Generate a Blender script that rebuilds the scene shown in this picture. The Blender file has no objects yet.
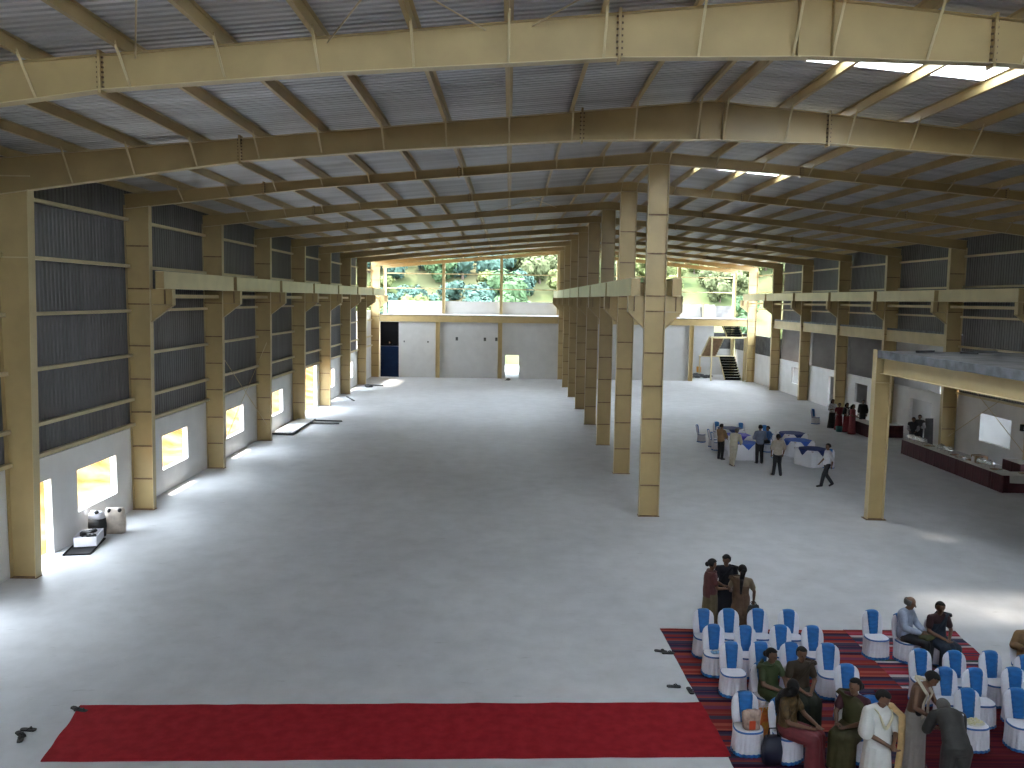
import bpy, bmesh, math, random
from mathutils import Vector, Matrix, noise
random.seed(7)
PI = math.pi
S = bpy.context.scene
COL = S.collection
ORD = ['first', 'second', 'third', 'fourth', 'fifth', 'sixth', 'seventh', 'eighth', 'ninth', 'tenth', 'eleventh', 'twelfth', 'thirteenth']

# ------------------------------------------------------------------ materials
def srgb(r, g, b):
    f = lambda c: c / 12.92 if c <= .04045 else ((c + .055) / 1.055) ** 2.4
    return (f(r / 255), f(g / 255), f(b / 255), 1)

def mat(name, col, rough=.6, metal=0, var=0, scale=8, bump=0, bscale=40, spec=.5, stretch=None, col2=None):
    m = bpy.data.materials.new(name); m.use_nodes = True
    nt = m.node_tree; b = nt.nodes['Principled BSDF']
    b.inputs['Base Color'].default_value = col
    b.inputs['Roughness'].default_value = rough
    b.inputs['Metallic'].default_value = metal
    b.inputs['Specular IOR Level'].default_value = spec
    if var or col2 or bump:
        tc = nt.nodes.new('ShaderNodeTexCoord'); mp = nt.nodes.new('ShaderNodeMapping')
        if stretch: mp.inputs['Scale'].default_value = stretch
        nt.links.new(tc.outputs['Object'], mp.inputs['Vector'])
    if var or col2:
        n = nt.nodes.new('ShaderNodeTexNoise'); n.inputs['Scale'].default_value = scale; n.inputs['Detail'].default_value = 5
        r = nt.nodes.new('ShaderNodeValToRGB')
        c2 = col2 or tuple(min(1, c * (1 + var)) for c in col[:3]) + (1,)
        c1 = col if col2 else tuple(c * (1 - var) for c in col[:3]) + (1,)
        r.color_ramp.elements[0].color = c1; r.color_ramp.elements[1].color = c2
        r.color_ramp.elements[0].position = .35; r.color_ramp.elements[1].position = .65
        nt.links.new(mp.outputs['Vector'], n.inputs['Vector'])
        nt.links.new(n.outputs['Fac'], r.inputs['Fac']); nt.links.new(r.outputs['Color'], b.inputs['Base Color'])
    if bump:
        n2 = nt.nodes.new('ShaderNodeTexNoise'); n2.inputs['Scale'].default_value = bscale; n2.inputs['Detail'].default_value = 3
        bp = nt.nodes.new('ShaderNodeBump'); bp.inputs['Strength'].default_value = bump; bp.inputs['Distance'].default_value = .02
        nt.links.new(mp.outputs['Vector'], n2.inputs['Vector'])
        nt.links.new(n2.outputs['Fac'], bp.inputs['Height']); nt.links.new(bp.outputs['Normal'], b.inputs['Normal'])
    return m

M = {}
M['tan'] = mat('tan_steel_paint', (.46, .345, .16, 1), .36, var=.07, scale=1.2, spec=.4)
M['cream'] = mat('cream_steel_paint', (.60, .50, .28, 1), .38, var=.06, scale=1.5)
M['crane'] = mat('crane_beam_and_lit_girt_paint', (.66, .57, .34, 1), .36, var=.05, scale=1.5)
M['seam'] = mat('rust_and_recess_shade_paint', (.20, .12, .055, 1), .6, var=.25, scale=9)
M['bolt'] = mat('dark_bolt_steel', (.13, .085, .045, 1), .5, .2)
M['sheet'] = mat('galvanised_roof_sheet', (.50, .505, .52, 1), .36, .4, var=.16, scale=.6, stretch=(.3, 3, 1))
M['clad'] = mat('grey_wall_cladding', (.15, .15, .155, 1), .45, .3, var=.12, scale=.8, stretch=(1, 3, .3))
M['white'] = mat('white_plaster', (.74, .735, .72, 1), .85, var=.04, scale=1.3, bump=.06, bscale=6)
M['putty'] = mat('grey_white_putty', (.54, .535, .52, 1), .85, var=.04, scale=1.3, bump=.06, bscale=6)
M['light_grey'] = mat('light_grey_render', (.60, .59, .575, 1), .9, var=.06, scale=1.2)
M['grey'] = mat('grey_cement_render', (.36, .35, .335, 1), .9, var=.10, scale=1.2, bump=.1, bscale=8)
M['dark'] = mat('dark_block', (.075, .075, .075, 1), .9, var=.35, scale=2)
M['black'] = mat('black_paint', (.004, .004, .005, 1), .6, spec=.1)
M['blue'] = mat('blue_shutter_paint', (.0022, .013, .045, 1), .6, var=.15, scale=2, spec=.15)
M['deck'] = mat('bare_deck_concrete', (.20, .195, .19, 1), .85, var=.3, scale=1.2, bump=.1)
M['deckedge'] = mat('deck_edge_sheet', (.17, .185, .205, 1), .6, .2, var=.3, scale=3)
M['steel'] = mat('polished_steel', (.72, .72, .72, 1), .22, .85)
M['rod'] = mat('bracing_rod_paint', (.55, .45, .27, 1), .45)
M['cover'] = mat('white_chair_fabric', (.70, .70, .76, 1), .8, var=.04, scale=6, bump=.15, bscale=25)
M['sash'] = mat('blue_satin', (.012, .135, .40, 1), .42, var=.14, scale=9, bump=.25, bscale=16, stretch=(1, 1, 4))
M['sash2'] = mat('dark_blue_band', (.015, .09, .30, 1), .5)
M['tcloth'] = mat('white_table_skirt', (.72, .72, .76, 1), .8, bump=.1, bscale=12)
M['royal'] = mat('royal_blue_satin', (.03, .12, .58, 1), .6, var=.12, scale=4)
M['navy'] = mat('navy_satin', (.010, .03, .17, 1), .6, var=.15, scale=4)
M['violet'] = mat('violet_blue_satin', (.06, .05, .50, 1), .6, var=.15, scale=4)
M['maroon'] = mat('maroon_skirting_cloth', (.052, .004, .010, 1), .7, var=.2, scale=5)
M['paper'] = mat('pale_table_paper', (.52, .50, .46, 1), .8, var=.08, scale=4)
M['carton'] = mat('brown_carton', (.30, .19, .11, 1), .85, var=.12, scale=4)
M['sole'] = mat('black_rubber', (.012, .012, .013, 1), .6)
M['skin'] = mat('brown_skin', (.155, .078, .045, 1), .5, var=.06, scale=14)
M['hair'] = mat('black_hair', (.008, .007, .007, 1), .6, bump=.3, bscale=60, spec=.2)
M['greyhair'] = mat('grey_hair', (.09, .085, .08, 1), .6, bump=.4, bscale=60)
M['eye'] = mat('dark_eye', (.01, .008, .007, 1), .2)
M['lip'] = mat('lip', (.13, .045, .032, 1), .5)
M['soil'] = mat('orange_soil', (.13, .052, .012, 1), .95, scale=.7, col2=(.26, .17, .07, 1), bump=.5, bscale=1.2, spec=.05)
M['meadow'] = mat('dry_meadow', (.050, .066, .028, 1), .95, scale=.09, col2=(.105, .092, .05, 1), bump=.5, bscale=.8, spec=.03)
M['trunk'] = mat('bark', (.07, .05, .035, 1), .9)
M['leaf'] = [mat('leaf_' + n, c, .7, var=.35, scale=.7, spec=.03) for n, c in
             (('blue_green', (.050, .088, .070, 1)), ('mid_green', (.060, .100, .048, 1)), ('yellow_green', (.100, .115, .045, 1)), ('olive', (.080, .092, .045, 1)))]

def cloth(name, rgb, var=.12, scale=10, rough=.7, col2=None):
    return mat(name, rgb + (1,), rough, var=var, scale=scale, bump=.15, bscale=30, col2=(col2 + (1,)) if col2 else None)

def floor_mat():
    m = bpy.data.materials.new('trowelled_concrete'); m.use_nodes = True
    nt = m.node_tree; b = nt.nodes['Principled BSDF']; L = nt.links.new; N = nt.nodes.new
    tc = N('ShaderNodeTexCoord')
    def noi(sc, det, mp=None):
        mpn = N('ShaderNodeMapping'); L(tc.outputs['Object'], mpn.inputs['Vector'])
        if mp: mpn.inputs['Scale'].default_value = mp
        n = N('ShaderNodeTexNoise'); n.inputs['Scale'].default_value = sc; n.inputs['Detail'].default_value = det
        n.inputs['Roughness'].default_value = .6
        L(mpn.outputs['Vector'], n.inputs['Vector']); return n
    a = noi(.16, 6, (1, .6, 1)); r = N('ShaderNodeValToRGB'); L(a.outputs['Fac'], r.inputs['Fac'])
    e = r.color_ramp.elements; e[0].position = .32; e[0].color = (.50, .505, .52, 1); e[1].position = .68; e[1].color = (.66, .665, .68, 1)
    a2 = noi(1.4, 8); r2 = N('ShaderNodeValToRGB'); L(a2.outputs['Fac'], r2.inputs['Fac'])
    e = r2.color_ramp.elements; e[0].position = .3; e[0].color = (.86, .86, .86, 1); e[1].position = .62; e[1].color = (1, 1, 1, 1)
    mx = N('ShaderNodeMix'); mx.data_type = 'RGBA'; mx.blend_type = 'MULTIPLY'; mx.inputs[0].default_value = 1
    L(r.outputs['Color'], mx.inputs[6]); L(r2.outputs['Color'], mx.inputs[7])
    a3 = noi(5, 5, (.35, 1, 1)); r3 = N('ShaderNodeValToRGB'); L(a3.outputs['Fac'], r3.inputs['Fac'])
    e = r3.color_ramp.elements; e[0].position = .27; e[0].color = (.72, .71, .70, 1); e[1].position = .36; e[1].color = (1, 1, 1, 1)
    mx2 = N('ShaderNodeMix'); mx2.data_type = 'RGBA'; mx2.blend_type = 'MULTIPLY'; mx2.inputs[0].default_value = .6
    L(mx.outputs[2], mx2.inputs[6]); L(r3.outputs['Color'], mx2.inputs[7])
    L(mx2.outputs[2], b.inputs['Base Color'])
    rr = N('ShaderNodeMapRange'); rr.inputs[3].default_value = .48; rr.inputs[4].default_value = .64
    L(a2.outputs['Fac'], rr.inputs[0]); L(rr.outputs[0], b.inputs['Roughness'])
    b.inputs['Specular IOR Level'].default_value = .45
    bp = N('ShaderNodeBump'); bp.inputs['Strength'].default_value = .05; bp.inputs['Distance'].default_value = .02
    L(a2.outputs['Fac'], bp.inputs['Height']); L(bp.outputs['Normal'], b.inputs['Normal'])
    return m
M['floor'] = floor_mat()

def stripes_mat(name, cols, period, seed):
    """woven cotton rug: bands running along X, colours by a stepped ramp over Y"""
    m = bpy.data.materials.new(name); m.use_nodes = True
    nt = m.node_tree; b = nt.nodes['Principled BSDF']; L = nt.links.new; N = nt.nodes.new
    tc = N('ShaderNodeTexCoord'); sp = N('ShaderNodeSeparateXYZ'); L(tc.outputs['Object'], sp.inputs[0])
    mu = N('ShaderNodeMath'); mu.operation = 'MULTIPLY'; mu.inputs[1].default_value = 1 / period; L(sp.outputs['Y'], mu.inputs[0])
    ad = N('ShaderNodeMath'); ad.operation = 'ADD'; ad.inputs[1].default_value = 40; L(mu.outputs[0], ad.inputs[0])
    fr = N('ShaderNodeMath'); fr.operation = 'FRACT'; L(ad.outputs[0], fr.inputs[0])
    r = N('ShaderNodeValToRGB'); r.color_ramp.interpolation = 'CONSTANT'; L(fr.outputs[0], r.inputs['Fac'])
    rnd = random.Random(seed); n = 30; e = r.color_ramp.elements
    x = 0; i = 0; prev = None
    while x < 1 and i < n:
        c = rnd.choice([q for q in cols if q != prev]); prev = c
        el = e[i] if i < 2 else e.new(x)
        el.position = x; el.color = c + (1,)
        x += rnd.choice((.022, .03, .045, .06)); i += 1
    no = N('ShaderNodeTexNoise'); no.inputs['Scale'].default_value = 60; L(tc.outputs['Object'], no.inputs['Vector'])
    bp = N('ShaderNodeBump'); bp.inputs['Strength'].default_value = .3; bp.inputs['Distance'].default_value = .01
    L(no.outputs['Fac'], bp.inputs['Height']); L(bp.outputs['Normal'], b.inputs['Normal'])
    L(r.outputs['Color'], b.inputs['Base Color']); b.inputs['Roughness'].default_value = .95
    b.inputs['Specular IOR Level'].default_value = .1
    return m

# ------------------------------------------------------------------ mesh helpers
class MB:
    def __init__(s): s.v = []; s.f = []; s.m = []
    def add(s, vs, fs, mi=0):
        o = len(s.v); s.v += [tuple(v) for v in vs]
        s.f += [tuple(i + o for i in f) for f in fs]; s.m += [mi] * len(fs); return s
    def box(s, x0, y0, z0, x1, y1, z1, mi=0):
        v = [(x, y, z) for z in (z0, z1) for y in (y0, y1) for x in (x0, x1)]
        return s.add(v, [(0, 2, 3, 1), (4, 5, 7, 6), (0, 1, 5, 4), (2, 6, 7, 3), (0, 4, 6, 2), (1, 3, 7, 5)], mi)
    def prism(s, poly, axis, a, b, mi=0):
        """polygon in the plane normal to axis ('x': (y,z), 'y': (x,z), 'z': (x,y)) extruded from a to b"""
        P = {'x': lambda p, t: (t, p[0], p[1]), 'y': lambda p, t: (p[0], t, p[1]), 'z': lambda p, t: (p[0], p[1], t)}[axis]
        n = len(poly); vs = [P(p, a) for p in poly] + [P(p, b) for p in poly]
        fs = [tuple(range(n)), tuple(range(2 * n - 1, n - 1, -1))] + [(i, i + n, (i + 1) % n + n, (i + 1) % n) for i in range(n)]
        return s.add(vs, fs, mi)
    def hexa(s, bot, top, mi=0):
        return s.add(list(bot) + list(top), [(3, 2, 1, 0), (4, 5, 6, 7), (0, 1, 5, 4), (1, 2, 6, 5), (2, 3, 7, 6), (3, 0, 4, 7)], mi)
    def loft(s, rings, cap0=True, cap1=True, mi=0, closed=True):
        n = len(rings[0]); vs = [p for r in rings for p in r]; fs = []
        for k in range(len(rings) - 1):
            for i in range(n if closed else n - 1):
                j = (i + 1) % n
                fs.append((k * n + i, k * n + j, (k + 1) * n + j, (k + 1) * n + i))
        if cap0: fs.append(tuple(range(n - 1, -1, -1)))
        if cap1: fs.append(tuple((len(rings) - 1) * n + i for i in range(n)))
        return s.add(vs, fs, mi)
    def tube(s, p0, p1, r0, r1=None, n=8, mi=0):
        r1 = r0 if r1 is None else r1
        p0 = Vector(p0); p1 = Vector(p1); d = (p1 - p0).normalized()
        a = d.orthogonal().normalized(); b = d.cross(a)
        ring = lambda p, r: [p + (a * math.cos(2 * PI * i / n) + b * math.sin(2 * PI * i / n)) * r for i in range(n)]
        return s.loft([ring(p0, r0), ring(p1, r1)], mi=mi)
    def ell(s, c, rad, nu=12, nv=8, mi=0, rot=None):
        c = Vector(c); rings = []
        for k in range(1, nv):
            t = PI * k / nv
            rings.append([(rad[0] * math.sin(t) * math.cos(2 * PI * i / nu), rad[1] * math.sin(t) * math.sin(2 * PI * i / nu), -rad[2] * math.cos(t)) for i in range(nu)])
        T = (lambda p: c + (rot @ Vector(p) if rot else Vector(p)))
        rings = [[T(p) for p in r] for r in rings]
        n = nu; vs = [p for r in rings for p in r] + [T((0, 0, -rad[2])), T((0, 0, rad[2]))]; fs = []
        for k in range(len(rings) - 1):
            for i in range(n):
                j = (i + 1) % n; fs.append((k * n + i, k * n + j, (k + 1) * n + j, (k + 1) * n + i))
        b = len(rings) * n
        for i in range(n):
            j = (i + 1) % n; fs.append((b, j, i)); fs.append((b + 1, b - n + i, b - n + j))
        return s.add(vs, fs, mi)
    def capsule(s, p0, p1, r0, r1, n=10):
        s.tube(p0, p1, r0, r1, n); s.ell(p0, (r0,) * 3, n, 6); s.ell(p1, (r1,) * 3, n, 6); return s
    def chain(s, pts, rs, n=10):
        for i in range(len(pts) - 1): s.tube(pts[i], pts[i + 1], rs[i], rs[i + 1], n)
        for p, r in zip(pts, rs): s.ell(p, (r,) * 3, n, 6)
        return s
    def mesh(s, name, mats, smooth=False):
        me = bpy.data.meshes.new(name); me.from_pydata(s.v, [], s.f)
        for m in (mats if isinstance(mats, (list, tuple)) else [mats]): me.materials.append(m)
        me.polygons.foreach_set('material_index', s.m)
        bm = bmesh.new(); bm.from_mesh(me); bmesh.ops.recalc_face_normals(bm, faces=bm.faces); bm.to_mesh(me); bm.free()
        if smooth: me.shade_smooth()
        me.update(); return me
    def build(s, name, mats, parent=None, smooth=False, label=None, loc=None):
        return obj(name, s.mesh(name, mats, smooth), parent, label, loc)

def obj(name, me, parent=None, label=None, loc=None):
    o = bpy.data.objects.new(name, me); COL.objects.link(o)
    if parent: o.parent = parent
    if label: o['label'] = label
    if loc: o.location = loc
    return o

def tag(o, label, cat, group=None, kind='thing'):
    o['label'] = label; o['category'] = cat; o['kind'] = kind
    if group: o['group'] = group
    return o

def thing(name, label, cat, loc=(0, 0, 0), rz=0, group=None):
    o = bpy.data.objects.new(name, None); COL.objects.link(o)
    o.location = loc; o.rotation_euler = (0, 0, rz); o.empty_display_size = .2
    return tag(o, label, cat, group)

def struct(mb, name, mats, label, smooth=False):
    o = mb.build(name, mats, None, smooth); o['kind'] = 'structure'; o['label'] = label; o['category'] = name.split('_')[0]
    return o

def dup(root, loc, rz, label, group=None):
    r = root.copy(); COL.objects.link(r); r.location = loc; r.rotation_euler = (0, 0, rz); r['label'] = label
    if group: r['group'] = group
    for ch in KIDS.get(root.name) or list(root.children):
        c = ch.copy(); COL.objects.link(c); c.parent = r
        for g in list(ch.children):
            d = g.copy(); COL.objects.link(d); d.parent = c
    return r
KIDS = {}

# ------------------------------------------------------------------ dimensions (metres); X across the hall, Y into it, Z up
Y0, BAY = 13.644, 6.837
def fr(i): return Y0 + BAY * i
RIDGE = 4.76
XLO, XLI = -12.52, -11.80          # outer and inner faces of the columns on the window side
XRO, XRI = 22.34, 21.63
XL_WALL, XR_WALL = -12.55, 22.40
YEND = fr(10)
YNEAR = -4.0
def ztop(x): return 12.0 - .0925 * abs(x - RIDGE)

# ------------------------------------------------------------------ floor and ground
b = MB(); b.box(-12.75, YNEAR, -.2, 27, YEND + .3, 0)
struct(b, 'floor', M['floor'], 'pale trowelled concrete floor of the hall')

b = MB()   # orange earth bank beyond the window wall
ys = [YNEAR - 6 + i * 3 for i in range(40)]
xs = [-12.8, -14.5, -16, -18, -20, -22.5, -26, -32]
zs = [-.12, -.05, .15, 1.3, 2.6, 3.4, 3.9, 4.2]
rows = [[(x, y, z + .35 * noise.noise((x * .4, y * .3, 3)) * (0 if k < 2 else 1)) for k, (x, z) in enumerate(zip(xs, zs))] for y in ys]
b.loft(rows, False, False, closed=False)
o = b.build('earth_bank', M['soil'], smooth=True); o['kind'] = 'structure'; o['label'] = 'sunlit orange earth bank outside the window wall'; o['category'] = 'bank'

def hill(x, y):
    t = max(0, y - 92)
    return -.15 + .36 * t * (1 - math.exp(-t / 14)) + (2.2 * noise.noise((x * .03, y * .03, 1)) + .6 * noise.noise((x * .12, y * .12, 5))) * min(1, t / 10)
b = MB()
xs = [-75 + 3.4 * i for i in range(53)]
ys = [YEND + .3 + 3 * i for i in range(34)]
b.loft([[(x, y, hill(x, y)) for x in xs] for y in ys], False, False, closed=False)
o = b.build('hillside', M['meadow'], smooth=True); o['kind'] = 'structure'; o['label'] = 'grassy hillside beyond the open far gable'; o['category'] = 'hill'
b = MB(); b.loft([[(x, y, -.14) for x in (-160, -10, 60, 200)] for y in (-160, -10, 40, 81)], False, False, closed=False)
o = b.build('yard_ground', M['soil']); o['kind'] = 'structure'; o['label'] = 'bare earth ground around the hall'; o['category'] = 'ground'

# ------------------------------------------------------------------ roof sheets with two translucent panels
def sheet_profile(a, bnd, pitch=.2, h=.035):
    out = []; y = a
    while y < bnd - 1e-6:
        for dy, dz in ((0, 0), (.09, 0), (.115, h), (.165, h), (.19, 0)):
            if y + dy < bnd: out.append((y + dy, dz))
        y += pitch
    out.append((bnd, 0)); return out
SKY1 = (15.3, 17.36); SKY2 = (29.3, 30.5); SKX = (5.95, 9.62); SKY3 = (21.6, 22.0); SKY4 = (22.2, 23.5)
HOLES = [(7.82, 22.1, .5, .2), (9.55, 28.5, .5, .14)]
def roof_strip(b, ya, yb, xa, xb):
    pr = sheet_profile(ya, yb)
    b.loft([[(x, y, ztop(x) + .205 + dz) for y, dz in pr] for x in (xa, xb)], False, False, closed=False)
for nm, lab, xo, side in (('ceiling_west', 'corrugated grey roof slope over the window side', XLO - .3, 0), ('ceiling_east', 'corrugated grey roof slope over the buffet side', XRO + .3, 1)):
    b = MB()
    if not side:
        roof_strip(b, YNEAR, YEND + .5, xo, RIDGE)
    else:
        y = YNEAR
        cuts = sorted([(SKY1, SKX), (SKY2, SKX), (SKY3, SKX), (SKY4, SKX)] + [((h[1] - h[3] / 2, h[1] + h[3] / 2), (h[0] - h[2] / 2, h[0] + h[2] / 2)) for h in HOLES])
        for (ya, yb), (xa, xb) in cuts:
            roof_strip(b, y, ya, RIDGE, xo)
            roof_strip(b, ya, yb, RIDGE, xa); roof_strip(b, ya, yb, xb, xo)
            y = yb
        roof_strip(b, y, YEND + .5, RIDGE, xo)
    struct(b, nm, M['sheet'], lab)
b = MB(); zc = ztop(RIDGE) + .25
b.prism([(RIDGE - .4, zc - .05), (RIDGE, zc - .005), (RIDGE + .4, zc - .05), (RIDGE + .4, zc - .04), (RIDGE, zc + .005), (RIDGE - .4, zc - .04)], 'y', YNEAR, YEND + .5)
struct(b, 'ceiling_ridge_cap', M['sheet'], 'grey sheet cap along the roof ridge')
for key, amount in (('skylight', .02), ('skylight_clear', .15)):
    m = bpy.data.materials.new(key + '_panel'); m.use_nodes = True
    nt = m.node_tree; nt.nodes.remove(nt.nodes['Principled BSDF'])
    tr = nt.nodes.new('ShaderNodeBsdfTranslucent'); tr.inputs[0].default_value = (.9, .92, .95, 1)
    df = nt.nodes.new('ShaderNodeBsdfDiffuse'); df.inputs[0].default_value = (.8, .8, .82, 1)
    mx = nt.nodes.new('ShaderNodeMixShader'); mx.inputs[0].default_value = .2
    nt.links.new(tr.outputs[0], mx.inputs[1]); nt.links.new(df.outputs[0], mx.inputs[2]); tp = nt.nodes.new('ShaderNodeBsdfTransparent'); mx2 = nt.nodes.new('ShaderNodeMixShader'); mx2.inputs[0].default_value = amount
    nt.links.new(mx.outputs[0], mx2.inputs[1]); nt.links.new(tp.outputs[0], mx2.inputs[2]); nt.links.new(mx2.outputs[0], nt.nodes['Material Output'].inputs[0])
    M[key] = m
for (ya, yb), lab in ((SKY1, 'bright white translucent roof panel just past the front rafter'), (SKY2, 'small bright translucent roof panel farther down the roof'), (SKY3, 'narrow translucent roof panel hidden just behind the second rafter'), (SKY4, 'wide translucent roof panel hidden just behind the second rafter')):
    b = MB(); pr = sheet_profile(ya, yb)
    b.loft([[(x, y, ztop(x) + .204 + dz) for y, dz in pr] for x in SKX], False, False, closed=False)
    tag(b.build('skylight', M['skylight_clear' if ya > 21 and ya < 23 else 'skylight']), lab, 'skylight', 'translucent roof panels')

# ------------------------------------------------------------------ purlins
PUR_L = [4.45 - 1.507 * k for k in range(12)]
PUR_R = [5.08 + 1.507 * k for k in range(12)]
def purlin(x, s, lab, grp):
    z1 = ztop(x) + .2; z0 = z1 - .2
    b = MB()
    b.box(x - .004, YNEAR, z0, x + .004, YEND + .4, z1)
    if s < 0:
        b.box(x - .075, YNEAR, z0 - .004, x + .004, YEND + .4, z0 + .004); b.box(x - .079, YNEAR, z0, x - .073, YEND + .4, z0 + .02)
        b.box(x, YNEAR, z1 - .006, x + .07, YEND + .4, z1)
    else:
        b.box(x - .004, YNEAR, z0 - .004, x + .075, YEND + .4, z0 + .004); b.box(x + .073, YNEAR, z0, x + .079, YEND + .4, z0 + .02)
        b.box(x - .07, YNEAR, z1 - .006, x, YEND + .4, z1)
    tag(b.build('roof_purlin', M['tan']), lab, 'purlin', grp)
for k, x in enumerate(PUR_L):
    purlin(x, -1, f'long tan roof purlin on the window side slope, {ORD[k]} down from the ridge', 'purlins of the window side slope')
for k, x in enumerate(PUR_R):
    purlin(x, 1, f'long tan roof purlin on the buffet side slope, {ORD[k]} down from the ridge', 'purlins of the buffet side slope')

# ------------------------------------------------------------------ rafters
def interp(t, u):
    for (a, va), (c, vc) in zip(t, t[1:]):
        if u <= c: return va + (vc - va) * (u - a) / (c - a)
    return t[-1][1]
DEEP = [(0, .90), (3.05, .68), (9.5, .50), (11.3, .53), (17.3, .86)]
SLIM = [(0, .38), (4, .28), (11, .27), (17.3, .46)]
GABL = [(0, .34), (17.3, .34)]
def rafter(i):
    prof = DEEP if i < 2 else (SLIM if i < 10 else GABL)
    y = fr(i)
    lab = (f'deep tapered clear span tan rafter, {ORD[i]} from the camera end' if i < 2 else
           (f'slim tan roof rafter on the column row, {ORD[i]} from the camera end' if i < 10 else 'slim tan gable rafter above the far open gable'))
    t = thing('roof_rafter', lab, 'rafter', (0, 0, 0), 0, 'roof rafters')
    xs = sorted(set([XLO, -11.8, -9, RIDGE - 11.3, -3, RIDGE - 4, RIDGE - 3.05, RIDGE, RIDGE + 3.05, RIDGE + 4, 12.5, RIDGE + 11.3, 19, 21.6, XRO]))
    top = [(x, ztop(x) - .012) for x in xs]; bot = [(x, ztop(x) - interp(prof, abs(x - RIDGE))) for x in xs]
    b = MB()
    for k in range(len(xs) - 1):
        b.prism([bot[k], bot[k + 1], top[k + 1], top[k]], 'y', y - .005, y + .005)
    b.build('web', M['tan'], t)
    for nm, line, dz in (('top_flange', top, .012), ('bottom_flange', bot, -.014)):
        b = MB(); w = .11 if i < 2 else .09
        for k in range(len(xs) - 1):
            p, q = line[k], line[k + 1]
            b.prism([(p[0], p[1]), (q[0], q[1]), (q[0], q[1] + dz), (p[0], p[1] + dz)], 'y', y - w, y + w)
        b.build(nm, M['cream'] if nm == 'bottom_flange' else M['tan'], t)
    for x in ((-6.55, 1.68, 7.62, RIDGE + 11.3) if i < 2 else (-8.0, -1.7, RIDGE + 4.6, RIDGE + 11.3)):
        z1 = ztop(x); z0 = z1 - interp(prof, abs(x - RIDGE))
        b = MB(); e = .07 if i < 2 else .04
        b.box(x - .022, y - .11, z0 - e, x - .002, y + .11, z1 + e); b.box(x + .002, y - .11, z0 - e, x + .022, y + .11, z1 + e)
        n = 7 if i < 2 else 4
        for q in range(n):
            zz = z0 + (z1 - z0) * (q + .5) / n
            for yy in (-.06,):
                b.box(x - .055, y + yy - .014, zz - .014, x + .055, y + yy + .014, zz + .014, 1)
        b.build('splice_plate', [M['tan'], M['bolt']], t)
    if i < 2:      # stiffeners at the ridge
        for x in (RIDGE - .25, RIDGE + .3):
            z1 = ztop(x) - .012; z0 = z1 - interp(prof, abs(x - RIDGE))
            b = MB(); b.box(x - .008, y - .1, z0, x + .008, y - .005, z1); b.build('stiffener', M['tan'], t)
    if i < 4:      # angle braces from the purlins down to the bottom flange
        for k, x in enumerate(PUR_L + PUR_R):
            if not XLO + .5 < x < XRO - .5: continue
            z1 = ztop(x) + .03; z0 = ztop(x) - interp(prof, abs(x - RIDGE)) + .02
            b = MB(); b.hexa([(x - .02, y - .03, z0), (x + .02, y - .03, z0), (x + .02, y - .024, z0), (x - .02, y - .024, z0)],
                             [(x - .02, y - .52, z1), (x + .02, y - .52, z1), (x + .02, y - .512, z1 + .03), (x - .02, y - .512, z1 + .03)])
            b.build('flange_brace', M['cream'], t)
for i in range(11): rafter(i)

# ------------------------------------------------------------------ columns
SEAMS = [1.05, 2.15, 3.3, 4.4, 5.5, 6.87, 7.37, 8.75, 10.0]
def column(i, xo, xi_b, xi_t, lab, grp, corbels=(), ztopc=None, plain=False, hw=.12):
    """xo outer face, xi_b / xi_t inner face at floor / eave; corbels: list of +1/-1 directions along X"""
    y = fr(i); t = thing('steel_column', lab, 'column', ((xo + xi_b) / 2, y, 0), 0, grp)
    cx = (xo + xi_b) / 2; s = 1 if xi_b > xo else -1
    O = xo - cx; A = xi_b - cx; B = xi_t - cx; zt = ztopc
    inn = lambda z: A + (B - A) * z / zt
    b = MB(); b.prism([(O, .02), (A, .02), (B, zt), (O, zt)], 'y', -.005, .005); b.build('web', M['tan'], t)
    b = MB(); b.prism([(A, .02), (A - s * .016, .02), (B - s * .016, zt), (B, zt)], 'y', -hw, hw); b.build('inner_flange', M['cream'], t)
    b = MB(); b.prism([(O, .02), (O + s * .016, .02), (O + s * .016, zt), (O, zt)], 'y', -hw, hw); b.build('outer_flange', M['cream'] if grp.startswith('middle') else M['tan'], t)
    b = MB(); b.box(min(O, A) - .02, -.13, 0, max(O, A) + .02, .13, .022); b.build('base_plate', M['seam'], t)
    if not plain:
        for z in SEAMS:
            if z > zt - .3: continue
            xa, xb = sorted((O + s * .016, inn(z) - s * .016))
            b = MB(); b.box(xa, -.055, z - .022, xb, -.005, z + .022); b.build('stiffener', M['seam'], t, label='rust brown stiffener line')
    else:
        for z in (8.05, 10.0 if s > 0 else 9.6):
            xa, xb = sorted((O, inn(z))); b = MB(); b.box(xa, -.04, z - .012, xb, -.005, z + .012); b.build('stiffener', M['cream'], t)
    for d in corbels:
        xs = inn(6.9) if d == s else O          # face it springs from
        L_ = .56 if len(corbels) > 1 else .74
        xe = xs + d * L_
        b = MB()
        b.prism([(xs, 6.87), (xe, 6.87), (xe, 7.36), (xs, 7.36)], 'y', -.006, .006)
        b.prism([(xs, 7.35), (xe, 7.35), (xe, 7.375), (xs, 7.375)], 'y', -.12, .12)
        b.prism([(xs, 6.86), (xe, 6.86), (xe, 6.88), (xs, 6.88)], 'y', -.05, .05)
        b.prism([(xs, 6.30), (xe - d * .02, 6.85), (xs, 6.85)], 'y', -.006, .006)
        b.prism([(xs, 6.285), (xe, 6.85), (xe, 6.875), (xs, 6.31)], 'y', -.1, .1)
        b.build('corbel', M['tan'], t)
        b = MB(); b.prism([(xe, 6.84), (xe - d * .016, 6.84), (xe - d * .016, 7.38), (xe, 7.38)], 'y', -.12, .12); b.build('corbel_end_plate', M['cream'], t)
        b = MB(); xm = xs + d * L_ * .62; b.box(xm - .008, -.1, 6.88, xm + .008, .1, 7.35); b.build('corbel_stiffener', M['seam'], t)
    return t

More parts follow.
